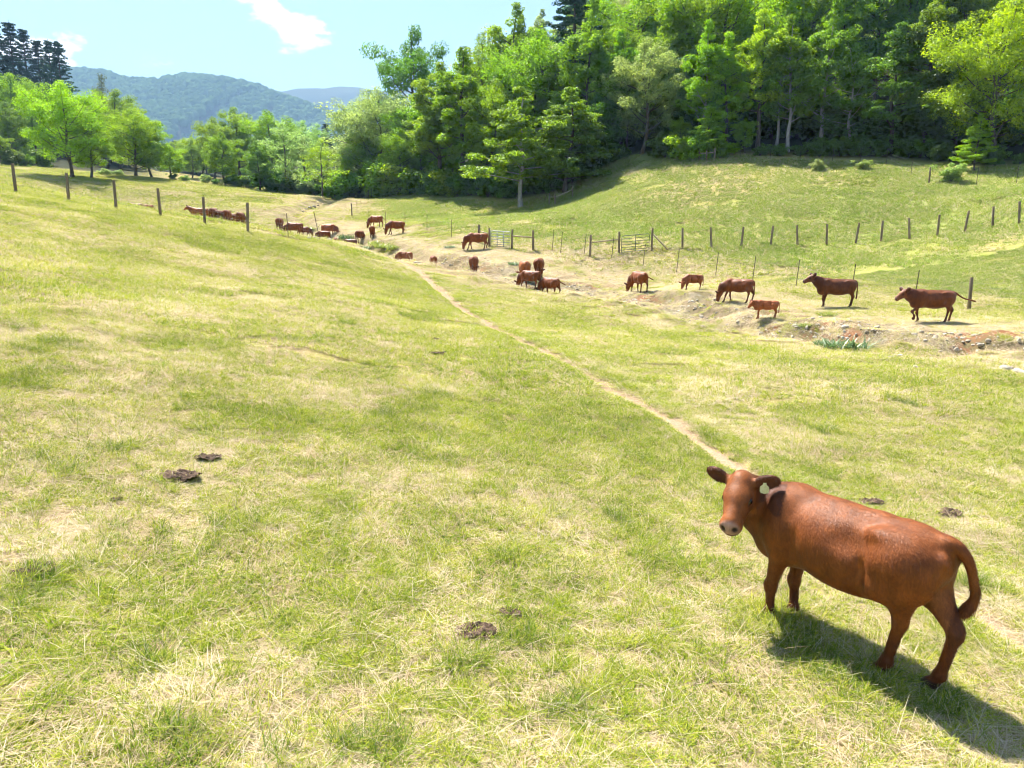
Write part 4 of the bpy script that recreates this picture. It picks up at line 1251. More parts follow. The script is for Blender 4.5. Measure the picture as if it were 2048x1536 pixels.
def fence_thing(name, label, base, group=None):
    o = link(name, None); o.location = base
    return tag(o, label, 'fence', group)
def add_posts(fence, posts, h_scale=1.0):
    """posts: (Vector base, kind, lean_x, lean_y, hscale)"""
    for i, (p_, kind, lx, ly, hs) in enumerate(posts):
        me = WPOST[i % 3] if kind == 'w' else TPOST
        o = link('post' if kind == 'w' else 'steel_stake', me, MAT_POST if kind == 'w' else MAT_TPOST, fence, p_ - fence.location, (ly, lx, (i * 1.7) % 6.28 if kind == 'w' else 0.4), (1, 1, hs))
def add_wires(fence, tops, heights, r=0.0022, stays=0.0):
    for hgt in heights:
        items = []
        for a, b in zip(tops[:-1], tops[1:]):
            A = np.array(a - fence.location) + (0, -0.0, hgt); Bq = np.array(b - fence.location) + (0, -0.0, hgt)
            mid = (A + Bq) / 2 - np.array((0, 0, 0.015))
            items.append(([A, mid, Bq], r, 4))
        link('wire', tubes_mesh('wire', items, False), MAT_WIRE, fence)
    if stays > 0:
        items = []
        for a, b in zip(tops[:-1], tops[1:]):
            L = (b - a).length; n = max(2, int(L / stays))
            for k in range(1, n):
                q = a.lerp(b, k / n) - fence.location
                items.append(([np.array(q) + (0, 0, heights[0]), np.array(q) + (0, 0, heights[-1])], r * 0.8, 3))
        tag(link('wire_stays', tubes_mesh('wire_stays', items, False), MAT_WIRE, fence), kind='stuff')

HT = (0.12, 0.27, 0.43, 0.60, 0.78, 0.98, 1.18)
# ridge fence on the left: thick posts, then two steel stakes down to the ditch
lp = [(-75, 35.5), (32, 36.5), (138, 38), (232, 38.8), (321, 39.2), (410, 39.2), (496, 38.6)]
LP = [ground_t(a, b) for a, b in lp]
LS = [ground_t(577, 42.0), ground_t(640, 46.5)]
f1 = fence_thing('ridge_fence', 'woven wire fence with thick wooden posts along the rise, cattle behind it', LP[3])
add_posts(f1, [(p_, 'w', 0.02 * ((i % 3) - 1) - 0.02, 0.0, 1.0 if i < 6 else 1.10) for i, p_ in enumerate(LP)] + [(LS[0], 't', -0.03, 0, 0.95), (LS[1], 't', -0.16, 0, 1.28)])
add_wires(f1, LP + LS, HT, 0.0028, 0.3)

# wire fence along the far side of the ditch, from the lone post up to the far corner
tl = [(2300, 26.5, 't'), (1938, 32, 'w'), (1829, 34.5, 't'), (1703, 37, 't'), (1592, 39.6, 't'), (1505, 42, 't'), (1431, 44.2, 't'), (1353, 46.2, 't'), (1286, 48, 't'), (1223, 49.5, 't'), (1168, 50.7, 't'), (1121, 51.6, 't'), (1104, 52.2, 't'), (1067, 52.6, 'w')]
TL = [ground_t(a, b) for a, b, k in tl]
f2 = fence_thing('ditch_fence', 'wire fence of thin steel stakes along the far side of the ditch', TL[4])
add_posts(f2, [(p_, k, 0.10 if k == 't' else 0.03, 0, 1.0) for p_, (a, b, k) in zip(TL, tl)])
add_wires(f2, TL, HT, 0.0026, 0.4)
tl2 = [(957, 56.5, 'w'), (903, 60, 't'), (854, 65, 't'), (810, 70, 't'), (771, 75, 't'), (738, 80, 't'), (704, 86, 'w'), (714, 90, 't'), (722, 94, 't'), (730, 98.5, 't'), (737, 103, 't'), (743, 107.5, 't'), (749, 112, 't'), (755, 117, 't'), (761, 122, 't'), (767, 128, 'w'), (790, 126, 'w'), (830, 119, 't'), (870, 109, 't'), (910, 101, 't'), (950, 96, 't'), (990, 92, 't')]
TL2 = [ground_t(a, b) for a, b, k in tl2]
f3 = fence_thing('meadow_fence', 'wire fence of thin stakes running away to the corner below the trees', TL2[3])
add_posts(f3, [(p_, k, 0.02, 0, 1.0) for p_, (a, b, k) in zip(TL2, tl2)])
add_wires(f3, TL2, (0.2, 0.55, 0.9, 1.2), 0.0022)
# post row on the right
rl = [(1303, 50.2), (1365, 50.2), (1423, 50.3), (1482, 50.4), (1541, 50.4), (1595, 50.4), (1653, 50.4), (1711, 50.3), (1762, 50.2), (1819, 49.8), (1874, 49.3), (1929, 48.7), (1985, 48), (2038, 47), (2092, 46), (2150, 45)]
RL = [ground_t(a, b) for a, b in rl]
f4 = fence_thing('hillside_post_fence', 'row of evenly spaced wooden posts crossing the green slope beyond the dark gate', RL[5])
add_posts(f4, [(p_, 'w', 0.10 if 0 < i else 0.02, 0, 1.0 if i else 1.08) for i, p_ in enumerate(RL)])
add_wires(f4, RL, HT, 0.0016)
# sloping brace beside the dark gate
a_ = RL[0] + Vector((0.06, 0, 1.15)); b_ = ground_t(1336, 50) + Vector((0, 0, 0.02))
link('brace', tubes_mesh('brace', [([np.array(a_ - f4.location), np.array(b_ - f4.location)], 0.05, 8)]), MAT_RAIL, f4)

def brace_frame(name, label, pts, rails, hs=1.0, grp='fence brace frames'):
    P_ = [ground_t(a, b) for a, b in pts]
    o = fence_thing(name, label, P_[0], grp)
    add_posts(o, [(q, 'w', 0.03, 0, hs) for q in P_])
    for i, j in rails:
        A = P_[i] + Vector((0, 0, 0.98 * hs)); Bq = P_[j] + Vector((0, 0, 0.98 * hs))
        link('rail', tubes_mesh('rail', [([np.array(A - o.location), np.array(Bq - o.location)], 0.055, 8)]), MAT_RAIL, o)
    return P_
GP1 = ground_t(980, 54.8); GP2 = ground_t(1022, 53.4)
o = fence_thing('gate_brace', 'short wooden rail and post beside the dark gate, left side', ground_t(1238, 50.2), 'fence brace frames')
H1_ = [ground_t(1180, 50.3), ground_t(1238, 50.2)]
add_posts(o, [(q, 'w', 0.02, 0, 1.05) for q in H1_])
link('rail', tubes_mesh('rail', [([np.array(H1_[0] + Vector((0, 0, 0.98)) - o.location), np.array(H1_[1] + Vector((0, 0, 0.98)) - o.location)], 0.05, 8)]), MAT_RAIL, o)
brace_frame('gate_brace', 'wooden posts and pale rail at the right of the silver gate', [(1023.5, 53.3), (1066, 52.4)], [(0, 1)], 1.0)
brace_frame('gate_brace', 'wooden posts and pale rail at the left of the silver gate', [(958, 56.6), (979, 54.9)], [(0, 1)], 1.0)
brace_frame('fence_brace', 'three posts joined by rails at the foot of the wood', [(1098, 81), (1110, 80), (1145, 81.5)], [(0, 1), (1, 2)], 0.9)
brace_frame('fence_brace', 'two posts joined by a rail high on the slope under the trees', [(1398, 79.5), (1413, 79), (1429, 79)], [(0, 1), (1, 2)], 0.8)
up_l = [(1429, 79), (1480, 78.2), (1540, 77.2), (1600, 76.2), (1665, 75), (1720, 73.5), (1772, 71), (1822, 66.5), (1858, 63), (1953, 60.5), (2033, 58.5), (2110, 57)]
UP = [ground_t(a, b) for a, b in up_l]
f5 = fence_thing('woodside_fence', 'thin wire fence high on the slope along the edge of the wood', UP[4])
add_posts(f5, [(q, 'w' if i in (0, 8) else 't', 0.04, 0, 0.95) for i, q in enumerate(UP)])
add_wires(f5, UP, (0.3, 0.6, 0.9, 1.2), 0.003)

def gate(name, label, A, Bq, h, z0, bars, ups, r, mat, rounded):
    d = (Bq - A); L = math.hypot(d.x, d.y); ang = math.atan2(d.y, d.x); sl = d.z / L
    o = link(name, None); o.location = A; o.rotation_euler = (0, 0, ang)
    tag(o, label, 'gate')
    m = 0.10
    def P3(x, z): return (x, 0, z + sl * x)
    c = 0.14 if rounded else 0.02
    loop = [P3(m, z0), P3(m, h - c), P3(m + c * 0.3, h - c * 0.3), P3(m + c, h), P3(L - m - c, h), P3(L - m - c * 0.3, h - c * 0.3), P3(L - m, h - c), P3(L - m, z0), P3(m, z0)]
    link('frame', tubes_mesh('gate_frame', [(loop, r * 1.15, 8)]), mat, o)
    for k in range(1, bars):
        z = z0 + (h - z0) * (k / bars) ** 1.15
        link('bar', tubes_mesh('gate_bar', [([P3(m, z), P3(L - m, z)], r, 6)]), mat, o)
    for k in range(1, ups + 1):
        x = m + (L - 2 * m) * k / (ups + 1)
        link('upright', tubes_mesh('gate_upright', [([P3(x, z0), P3(x, h)], r * 1.2, 6)]), mat, o)
gate('farm_gate', 'silver galvanised tube gate behind a grazing cow', GP1, GP2, 1.25, 0.12, 6, 2, 0.024, MAT_GATE, False)
gate('farm_gate', 'dark green tube gate with rounded corners between wooden posts', ground_t(1240, 50.15), ground_t(1301, 50.1), 1.22, 0.10, 6, 1, 0.02, MAT_GATE2, True)

# ------------------------------------------------------------------ trees
def bez(p0, p1, p2, n):
    t = np.linspace(0, 1, n)[:, None]
    return (1 - t) ** 2 * p0 + 2 * t * (1 - t) * p1 + t * t * p2

def leaves_mesh(name, cent, rad, per, size, rs, flat=0.62, droop=0.0, lvbase=None):
    """leaf cards in clumps: cent (m,3), rad (m,)"""
    m = len(cent)
    n = m * per
    d = rs.normal(0, 1, (n, 3)); d /= np.linalg.norm(d, axis=1)[:, None]
    rr_ = rs.uniform(0.35, 1.0, n) ** 0.6
    ci = np.repeat(np.arange(m), per)
    off = d * rr_[:, None] * rad[ci][:, None]; off[:, 2] *= flat
    P = cent[ci] + off
    # leaf normal: upward and outward, jittered
    nrm = d * 0.55 + np.array((0, 0, 0.75)) + rs.normal(0, 0.45, (n, 3)); nrm /= np.linalg.norm(nrm, axis=1)[:, None]
    a = np.cross(nrm, rs.normal(0, 1, (n, 3))); a /= np.linalg.norm(a, axis=1)[:, None] + 1e-9
    b = np.cross(nrm, a)
    s = size * rs.uniform(0.6, 1.35, n)[:, None]
    V = np.stack([P - a * s * 0.62, P - b * s * 0.34 - nrm * s * 0.10, P + a * s * 0.62, P + b * s * 0.34 - nrm * s * 0.10], 1).reshape(-1, 3)
    F = (np.arange(n)[:, None] * 4 + np.arange(4)[None])
    me = mesh_arrays(name, V, [F])
    lv = (rs.uniform(0, 1, m)[ci] * 0.6 + rs.uniform(0, 1, n) * 0.4)
    fattr(me, 'lv', np.repeat(lv, 4))
    return me

def broad_tree(seed, Ht=14.0, w=5.0, base=0.16, nl=20, per=90, leaf=0.24, shape='round', sparse=1.0, trunk_r=0.26, clump=1.0):
    rs = np.random.default_rng(seed)
    tr = [np.array((0, 0, -0.4)), np.array((0, 0, 0.0))]
    x = np.zeros(2)
    nseg = 7
    for k in range(1, nseg + 1):
        x = x + rs.normal(0, 0.16, 2)
        tr.append(np.array((x[0], x[1], Ht * 0.88 * k / nseg)))
    tr = smooth_poly(np.array(tr), 3)
    zt = tr[:, 2]
    items = [(tr, np.interp(zt, [-0.4, 0, Ht * 0.05, Ht * 0.4, Ht * 0.9], [trunk_r * 1.5, trunk_r * 1.35, trunk_r, trunk_r * 0.62, 0.05]), 9)]
    cent = []; rad = []
    for i in range(nl):
        f = (i + rs.uniform(0.2, 0.8)) / nl
        hz = Ht * (base + (0.84 - base) * f)
        q = (hz / Ht - base) / (1 - base)
        if shape == 'round': pr = math.sqrt(max(0.06, 1 - (2 * (q - 0.42)) ** 2 * 0.95)) 
        elif shape == 'tall': pr = 0.62 + 0.38 * math.sin(math.pi * min(1, q * 1.1 + 0.1)); pr *= 1 - 0.45 * q
        elif shape == 'layer': pr = (1 - 0.75 * q) 
        else: pr = 1 - 0.85 * q
        az = i * 2.39996 + rs.uniform(-0.5, 0.5)
        L = w * pr * rs.uniform(0.72, 1.12)
        o0 = np.array((np.interp(hz * 0.86, zt, tr[:, 0]), np.interp(hz * 0.86, zt, tr[:, 1]), hz * 0.86))
        dirv = np.array((math.cos(az), math.sin(az), 0))
        rise = (0.55 if shape != 'layer' else 0.18) * L * rs.uniform(0.5, 1.2)
        p2 = o0 + dirv * L + np.array((0, 0, rise)); p1 = o0 + dirv * L * 0.5 + np.array((0, 0, rise * (0.25 if shape != 'layer' else 0.7)))
        limb = bez(o0, p1, p2, 7)
        r0 = trunk_r * 0.36 * (1 - 0.55 * q)
        items.append((limb, np.linspace(r0, 0.022, 7), 5))
        ns = max(3, int((3 + L * 0.95) * sparse))
        for s_ in range(ns):
            t_ = rs.uniform(0.30, 1.0)
            pb = limb[0] * 0 + np.array([np.interp(t_, np.linspace(0, 1, 7), limb[:, c_]) for c_ in range(3)])
            sd = rs.normal(0, 1, 3); sd[2] = abs(sd[2]) * (0.5 if shape != 'layer' else 0.12); sd += dirv * 0.6; sd /= np.linalg.norm(sd)
            sl = rs.uniform(0.5, 1.0) * (0.6 + 0.22 * w)
            pe = pb + sd * sl
            if rs.uniform() < 0.6: items.append(([pb, (pb + pe) / 2 + np.array((0, 0, 0.08)), pe], np.array([r0 * 0.4, r0 * 0.28, 0.012]), 3))
            cent.append(pe); rad.append(rs.uniform(0.62, 1.15) * clump * (0.65 + 0.07 * w))
        cent.append(p2); rad.append(rs.uniform(0.6, 1.0) * clump * (0.65 + 0.07 * w))
    for k in range(16):
        f_ = (k + 0.5) / 16; zz = Ht * (0.60 + 0.345 * f_); sp_ = 0.35 + 0.20 * w * (1 - f_)
        bx_ = np.interp(zz, zt, tr[:, 0]); by_ = np.interp(zz, zt, tr[:, 1])
        a_ = rs.uniform(0, 6.28)
        cent.append(np.array((bx_ + math.cos(a_) * sp_, by_ + math.sin(a_) * sp_, zz))); rad.append(rs.uniform(0.75, 1.05) * clump * (1.1 - 0.35 * f_))
    cent = np.array(cent); rad = np.array(rad)
    trunk = tubes_mesh('trunk', items)
    crown = leaves_mesh('crown', cent, rad, int(per * 1.9), leaf * 0.75, rs, 0.62 if shape != 'layer' else 0.36)
    return trunk, crown, Ht * 0.97

def pine_tree(seed, Ht=22.0, w=4.2, per=60):
    rs = np.random.default_rng(seed)
    tr = np.array([(0, 0, -0.5), (0, 0, Ht * 0.25), (rs.normal(0, 0.1), 0, Ht * 0.6), (0, 0, Ht)])
    items = [(tr, np.array([0.34, 0.29, 0.17, 0.03]), 8)]
    cent = []; rad = []
    z = Ht * 0.22
    while z < Ht * 0.98:
        q = (z / Ht - 0.22) / 0.78
        L0 = w * (1 - q) ** 0.75 * (0.55 + 0.45 * min(1, q * 4 + 0.25))
        az0 = rs.uniform(0, 6.28); nb = rs.integers(4, 7)
        for i in range(nb):
            az = az0 + i * 6.283 / nb + rs.uniform(-0.25, 0.25); L = L0 * rs.uniform(0.6, 1.15) + 0.25
            d = np.array((math.cos(az), math.sin(az), 0.0))
            o0 = np.array((0, 0, z)); p2 = o0 + d * L + np.array((0, 0, L * rs.uniform(0.02, 0.22)))
            br = bez(o0, o0 + d * L * 0.5 - np.array((0, 0, L * 0.04)), p2, 5)
            items.append((br, np.linspace(0.055 * (1 - q) + 0.02, 0.012, 5), 4))
            k = max(2, int(L * 1.5))
            for j in range(k):
                t_ = 0.35 + 0.65 * (j + 0.5) / k
                c_ = np.array([np.interp(t_, np.linspace(0, 1, 5), br[:, a]) for a in range(3)]) + rs.normal(0, 0.22, 3) * np.array((1, 1, 0.3))
                cent.append(c_); rad.append(rs.uniform(0.5, 0.8) * (0.7 + 0.3 * (1 - q)))
        z += rs.uniform(0.8, 1.25) * (1 - 0.45 * q)
    cent = np.array(cent); rad = np.array(rad)
    return tubes_mesh('trunk', items), leaves_mesh('crown', cent, rad, per, 0.22, rs, 0.34), Ht

def bush(seed, Ht=2.4, w=1.7, per=90, leaf=0.16):
    rs = np.random.default_rng(seed)
    items = []; cent = []; rad = []
    for i in range(9):
        az = i * 2.4 + rs.uniform(-.4, .4); L = w * rs.uniform(0.25, 0.85); h_ = Ht * rs.uniform(0.45, 0.92)
        p2 = np.array((math.cos(az) * L, math.sin(az) * L, h_))
        br = bez(np.array((0, 0, -0.15)), np.array((p2[0] * 0.3, p2[1] * 0.3, h_ * 0.6)), p2, 5)
        items.append((br, np.linspace(0.03, 0.008, 5), 4))
        for j in range(5):
            t_ = rs.uniform(0.25, 1.0)
            c_ = np.array([np.interp(t_, np.linspace(0, 1, 5), br[:, a]) for a in range(3)]) + rs.normal(0, 0.25, 3) * (w / 1.7)
            c_[2] = max(c_[2], 0.12); cent.append(c_); rad.append(rs.uniform(0.3, 0.55) * w / 1.7)
    return tubes_mesh('stem', items), leaves_mesh('foliage', np.array(cent), np.array(rad), per, leaf, rs, 0.75), Ht

TREES = {
 'round1': broad_tree(1, 14, 4.9, 0.12, 24, 84, clump=1.22), 'round2': broad_tree(2, 14, 5.6, 0.13, 26, 84, clump=1.2), 'round3': broad_tree(3, 14, 4.3, 0.15, 22, 88, clump=1.2),
 'tall1': broad_tree(4, 20, 4.4, 0.22, 24, 85, 0.29, 'tall', 1.0, 0.30), 'tall2': broad_tree(5, 20, 5.0, 0.26, 22, 88, 0.30, 'tall', 1.0, 0.32), 'tall3': broad_tree(6, 20, 3.9, 0.12, 26, 80, 0.29, 'tall', 1.0, 0.26),
 'layer1': broad_tree(7, 12, 4.6, 0.18, 20, 70, 0.26, 'layer', 1.0, 0.20, 0.95), 'layer2': broad_tree(8, 12, 4.2, 0.10, 22, 80, 0.26, 'layer', 1.1, 0.20, 0.9),
 'sparse1': broad_tree(9, 13, 3.8, 0.22, 16, 34, 0.24, 'tall', 0.8, 0.17, 1.0), 'sparse2': broad_tree(10, 13, 4.4, 0.25, 14, 36, 0.24, 'round', 0.8, 0.18, 1.0),
 'pine1': pine_tree(11), 'pine2': pine_tree(12, 22, 3.4),
 'bush1': bush(13), 'bush2': bush(14, 2.0, 2.0), 'bush3': bush(15, 3.0, 1.5),
}
rt = random.Random(3)
def tree(kind, px, t, top=None, label='', group=None, color=(0.10, 0.16, 0.03), pale=False, wide=1.0, height=None, name=None, cat='tree', base=None):
    trunk, crown, Ht = TREES[kind]
    p_ = ground_t(px, t) if base is None else base
    if height is None:
        # height that brings the top to image row `top`
        v = (768 - top) / FPX
        dy = p_.y; z_top = dy * (-SP + CP * v) / (CP + SP * v)
        height = max(1.0, z_top - p_.z)
    s = height / Ht
    isb = kind.startswith('bush')
    nm = name or ('shrub' if isb else ('pine_tree' if kind.startswith('pine') else 'broadleaf_tree'))
    o = link(nm, None); o.location = p_; o.rotation_euler = (0, 0, rt.uniform(0, 6.28)); o.scale = (s * wide, s * wide, s)
    tag(o, label, 'shrub' if isb else cat, group)
    a = link('stem' if isb else 'trunk', trunk, None, o)
    if not trunk.materials: trunk.materials.append(MAT_BARK)
    if pale:
        a.material_slots[0].link = 'OBJECT'; a.material_slots[0].material = MAT_PALEBARK
    if not crown.materials: crown.materials.append(MAT_NEEDLE if kind.startswith('pine') else MAT_LEAF)
    b = link('foliage' if isb else 'crown', crown, None, o)
    j = lambda c_: c_ * rt.uniform(0.90, 1.10)
    b.color = (j(color[0]), j(color[1]), j(color[2]), 1)
    return o

YG = (0.205, 0.33, 0.032); MG = (0.160, 0.255, 0.030); DG = (0.105, 0.185, 0.030); PG = (0.225, 0.305, 0.095); PN = (0.04, 0.09, 0.055); BR = (0.235, 0.375, 0.035)
MARKS = [(760, 'the feathery left end of the wood'), (850, 'the bright bushes at the meadow end'), (960, 'the tall forking tree'), (1075, 'the pale-trunked tree'), (1170, 'the big pine'), (1240, 'the foot of the sloping pasture'), (1310, 'the gap in the wood'), (1390, 'the right side of the gap'), (1480, 'the bright trio'), (1600, 'the twin pale trunks'), (1740, 'the bent grey trunk'), (1880, 'the dark upper wood'), (2000, 'the small bright tree'), (9999, 'the right edge of the picture')]
TONE = {}
def near(px): return [m for b, m in MARKS if px < b][0]
def tone(c_): return {YG: 'yellow-green', MG: 'mid green', DG: 'dark green', PG: 'grey-green', PN: 'blue-green', BR: 'bright yellow-green'}[c_]
EDGE = 'trees along the edge of the wood'
# wood edge on the right, individually recognisable
for a in [
 ('layer1', 1041, 84.5, 168, 'pale-trunked tree with a long bare lower limb, alone in front of the wood', MG, True, 1.15),
 ('layer2', 1130, 85.5, 170, 'dark layered tree right of the pale-trunked tree at the meadow corner', MG, False, 1.35),
 ('round3', 1187, 90, 185, 'dark rounded tree overhanging the foot of the sloping pasture', DG, False, 1.1),
 ('tall1', 925, 98, 82, 'tall green tree with long bare forking limbs above the meadow', MG, False, 1.25),
 ('tall2', 880, 104, 120, 'tall bushy tree left of the tall forking tree', MG, False, 1.2),
 ('round1', 845, 112, 185, 'rounded green tree on the left shoulder of the wood', MG, False, 1.0),
 ('round3', 826, 128, 46, 'dark narrow tree whose top stands out against the white cloud', DG, False, 0.75),
 ('round2', 770, 118, 172, 'grey-green feathery tree near the left end of the wood', PG, False, 0.9),
 ('sparse2', 733, 122, 190, 'thin feathery tree at the very left end of the wood', PG, False, 1.4),
 ('round3', 735, 117, 262, 'light green tree low at the left end of the wood', YG, False, 1.05),
 ('round1', 800, 108, 255, 'mid green tree above the bright bushes at the meadow end', MG, False, 0.9),
 ('round1', 968, 112, 66, 'tree with its thin crown standing up beside the gap of sky', MG, False, 0.62),
 ('tall2', 1030, 112, 0, 'tall tree at the upper left of the wood, just left of the big pine', MG, False, 1.0),
 ('sparse1', 985, 120, 40, 'sparse grey-green treetop in the sky gap above the wood', PG, False, 1.2),
 ('pine1', 1146, 104, -70, 'tall dark pine with wide feathery branches rising out of the wood', PN, False, 1.35),
 ('round2', 1090, 100, 60, 'broad green crown below the big pine', MG, False, 0.95),
 ('tall3', 1190, 99, 95, 'dark column-shaped tree just below the big pine', DG, False, 1.0),
 ('round3', 1283, 88, 75, 'pale green tree with a dark leaning trunk at the gap in the wood', PG, False, 0.95),
 ('sparse2', 1250, 92, 130, 'pale airy tree leaning over the gap in the wood', PG, False, 1.25),
 ('round3', 1335, 92, 78, 'grey-green tree right of the gap in the wood', PG, False, 0.95),
 ('round1', 1358, 84, 232, 'low bright bushy tree at the right side of the gap', YG, False, 0.9),
 ('tall1', 1408, 84, 38, 'tall tree with a thin pale trunk, left of the bright trio', YG, True, 0.95),
 ('tall3', 1455, 82.5, 60, 'tall yellow-green tree in the middle of the bright trio', BR, False, 1.1),
 ('tall2', 1515, 82, 10, 'tall yellow-green tree at the right of the bright trio', BR, False, 1.0),
 ('layer2', 1425, 80.5, 212, 'small bright tree bowing over the rail fence on the slope', BR, False, 1.25),
 ('round3', 1490, 80.5, 235, 'low bright tree hiding the foot of the bright trio', YG, False, 0.9),
 ('tall1', 1575, 80, 20, 'tall tree with two slim pale trunks standing side by side', MG, True, 0.9),
 ('tall2', 1552, 81.5, 60, 'tree with a slim pale trunk half behind the twin trunks', MG, True, 0.85),
 ('tall1', 1640, 80, -10, 'leafy tree over the bare grey limb in the dark of the wood', MG, True, 0.95),
 ('sparse1', 1700, 78, 70, 'sparse tree with a bent grey trunk in the dark of the wood', DG, True, 1.0),
 ('layer1', 1780, 77, 40, 'dark tree with bright leaf layers right of the bent grey trunk', DG, False, 1.05),
 ('tall2', 1850, 76, -30, 'tall dark tree left of the big yellow-green tree', DG, False, 1.0),
 ('round2', 1985, 69, 0, 'big bright yellow-green tree at the upper right corner', YG, False, 0.95),
 ('layer2', 1948, 66, 225, 'small bright tree standing out in front at the right end of the wood', YG, False, 0.95),
 ('round1', 1910, 74, 95, 'dark rounded tree behind the small bright tree', DG, False, 0.9),
 ('round3', 2050, 70, 150, 'dark tree cut by the right edge of the picture', DG, False, 1.0),
]:
    tree(a[0], a[1], a[2], a[3], a[4], EDGE, a[5], a[6], a[7])
# long bare lower limb of the pale-trunked tree
# understorey along the edge
for i, (px, t, top, k, c_) in enumerate([(745, 115, 330, 'bush1', YG), (772, 112, 318, 'bush2', BR), (800, 108, 322, 'bush1', BR), (822, 105, 335, 'bush3', YG), (850, 103, 330, 'bush1', DG), (875, 100, 340, 'bush2', DG),
      (905, 97, 330, 'bush1', MG), (940, 95, 345, 'bush2', DG), (975, 92, 340, 'bush1', DG), (1010, 90, 350, 'bush2', DG), (1070, 88.5, 352, 'bush1', DG), (1105, 87.5, 340, 'bush2', DG), (1145, 88, 325, 'bush1', DG), (1180, 89, 300, 'bush2', DG), (1210, 90, 280, 'bush1', DG),
      (1370, 81, 262, 'bush1', BR), (1400, 80, 270, 'bush2', YG), (1440, 79.5, 282, 'bush2', MG), (1520, 79, 285, 'bush1', DG), (1560, 78.5, 290, 'bush2', DG), (1600, 78, 285, 'bush1', DG), (1640, 77, 280, 'bush2', DG), (1680, 76.5, 270, 'bush1', DG), (1720, 76, 275, 'bush2', DG),
      (1760, 75, 270, 'bush1', DG), (1800, 74, 280, 'bush2', DG), (1840, 73, 275, 'bush1', DG), (1880, 71, 290, 'bush2', DG), (1930, 69, 300, 'bush1', MG), (1990, 67, 295, 'bush2', DG), (2040, 66, 300, 'bush1', DG), (1330, 84, 270, 'bush2', DG), (1230, 88.5, 285, 'bush1', DG),
      (1635, 71.5, 326, 'bush2', PG), (1725, 70, 330, 'bush1', PG), (1900, 62.5, 322, 'bush1', PG)]):
    tree(k, px, t, top, '%s shrub in the undergrowth by %s, %s' % (tone(c_), near(px), 'spreading' if k == 'bush2' else ('upright' if k == 'bush3' else 'rounded')), 'undergrowth shrubs at the wood edge', c_, False, rt.uniform(1.0, 1.4))
for i in range(44):
    px = 1000 + i * 25 + rt.uniform(-8, 8)
    e_ = np.interp(px, [1000, 1120, 1230, 1400, 1600, 1760, 1900, 2100], [90, 89, 92, 84, 80, 75, 71, 68])
    if 1255 < px < 1320: continue
    t = e_ + rt.uniform(3, 7); k = rt.choice(['bush1', 'bush2', 'bush3'])
    tree(k, px, t, None, 'dark shrub deep in the shade behind %s, %s' % (near(px), ['low', 'spreading', 'upright'][['bush1', 'bush2', 'bush3'].index(k)]), 'shade shrubs inside the wood', DG, False, rt.uniform(1.3, 1.8), rt.uniform(3.0, 5.5))
# the wood behind
n_f = 0
for row, (t, dpx, topo) in enumerate([(97, 62, 0), (112, 58, 0), (128, 54, 0), (148, 52, 0), (172, 50, 0)]):
    px = 800 + row * 11 if row > 1 else 990
    while px < 2180:
        k = rt.choice(['tall1', 'tall2', 'tall3', 'round1', 'round3', 'tall1', 'pine2']) if row > 0 else rt.choice(['tall1', 'tall2', 'round1', 'round3'])
        c_ = PN if k == 'pine2' else rt.choice([MG, DG, MG, MG, PG, YG])
        tt = t * rt.uniform(0.95, 1.05)
        h_ = rt.uniform(15, 21) * (1.12 if k == 'pine2' else 1.0)
        if px < 1000: h_ *= 0.75
        tree(k, px, tt, None, '%s %s on the hill, %s %s' % (tone(c_), {'tall1': 'tall tree', 'tall2': 'tall tree', 'tall3': 'narrow tree', 'round1': 'rounded tree', 'round3': 'rounded tree', 'pine2': 'pine'}[k], ['behind', 'little above', 'above', 'well above', 'highest above'][row], near(px)), 'packed trees on the wooded hillside', c_, False, rt.uniform(0.85, 1.1), h_)
        px += dpx * rt.uniform(0.75, 1.25); n_f += 1

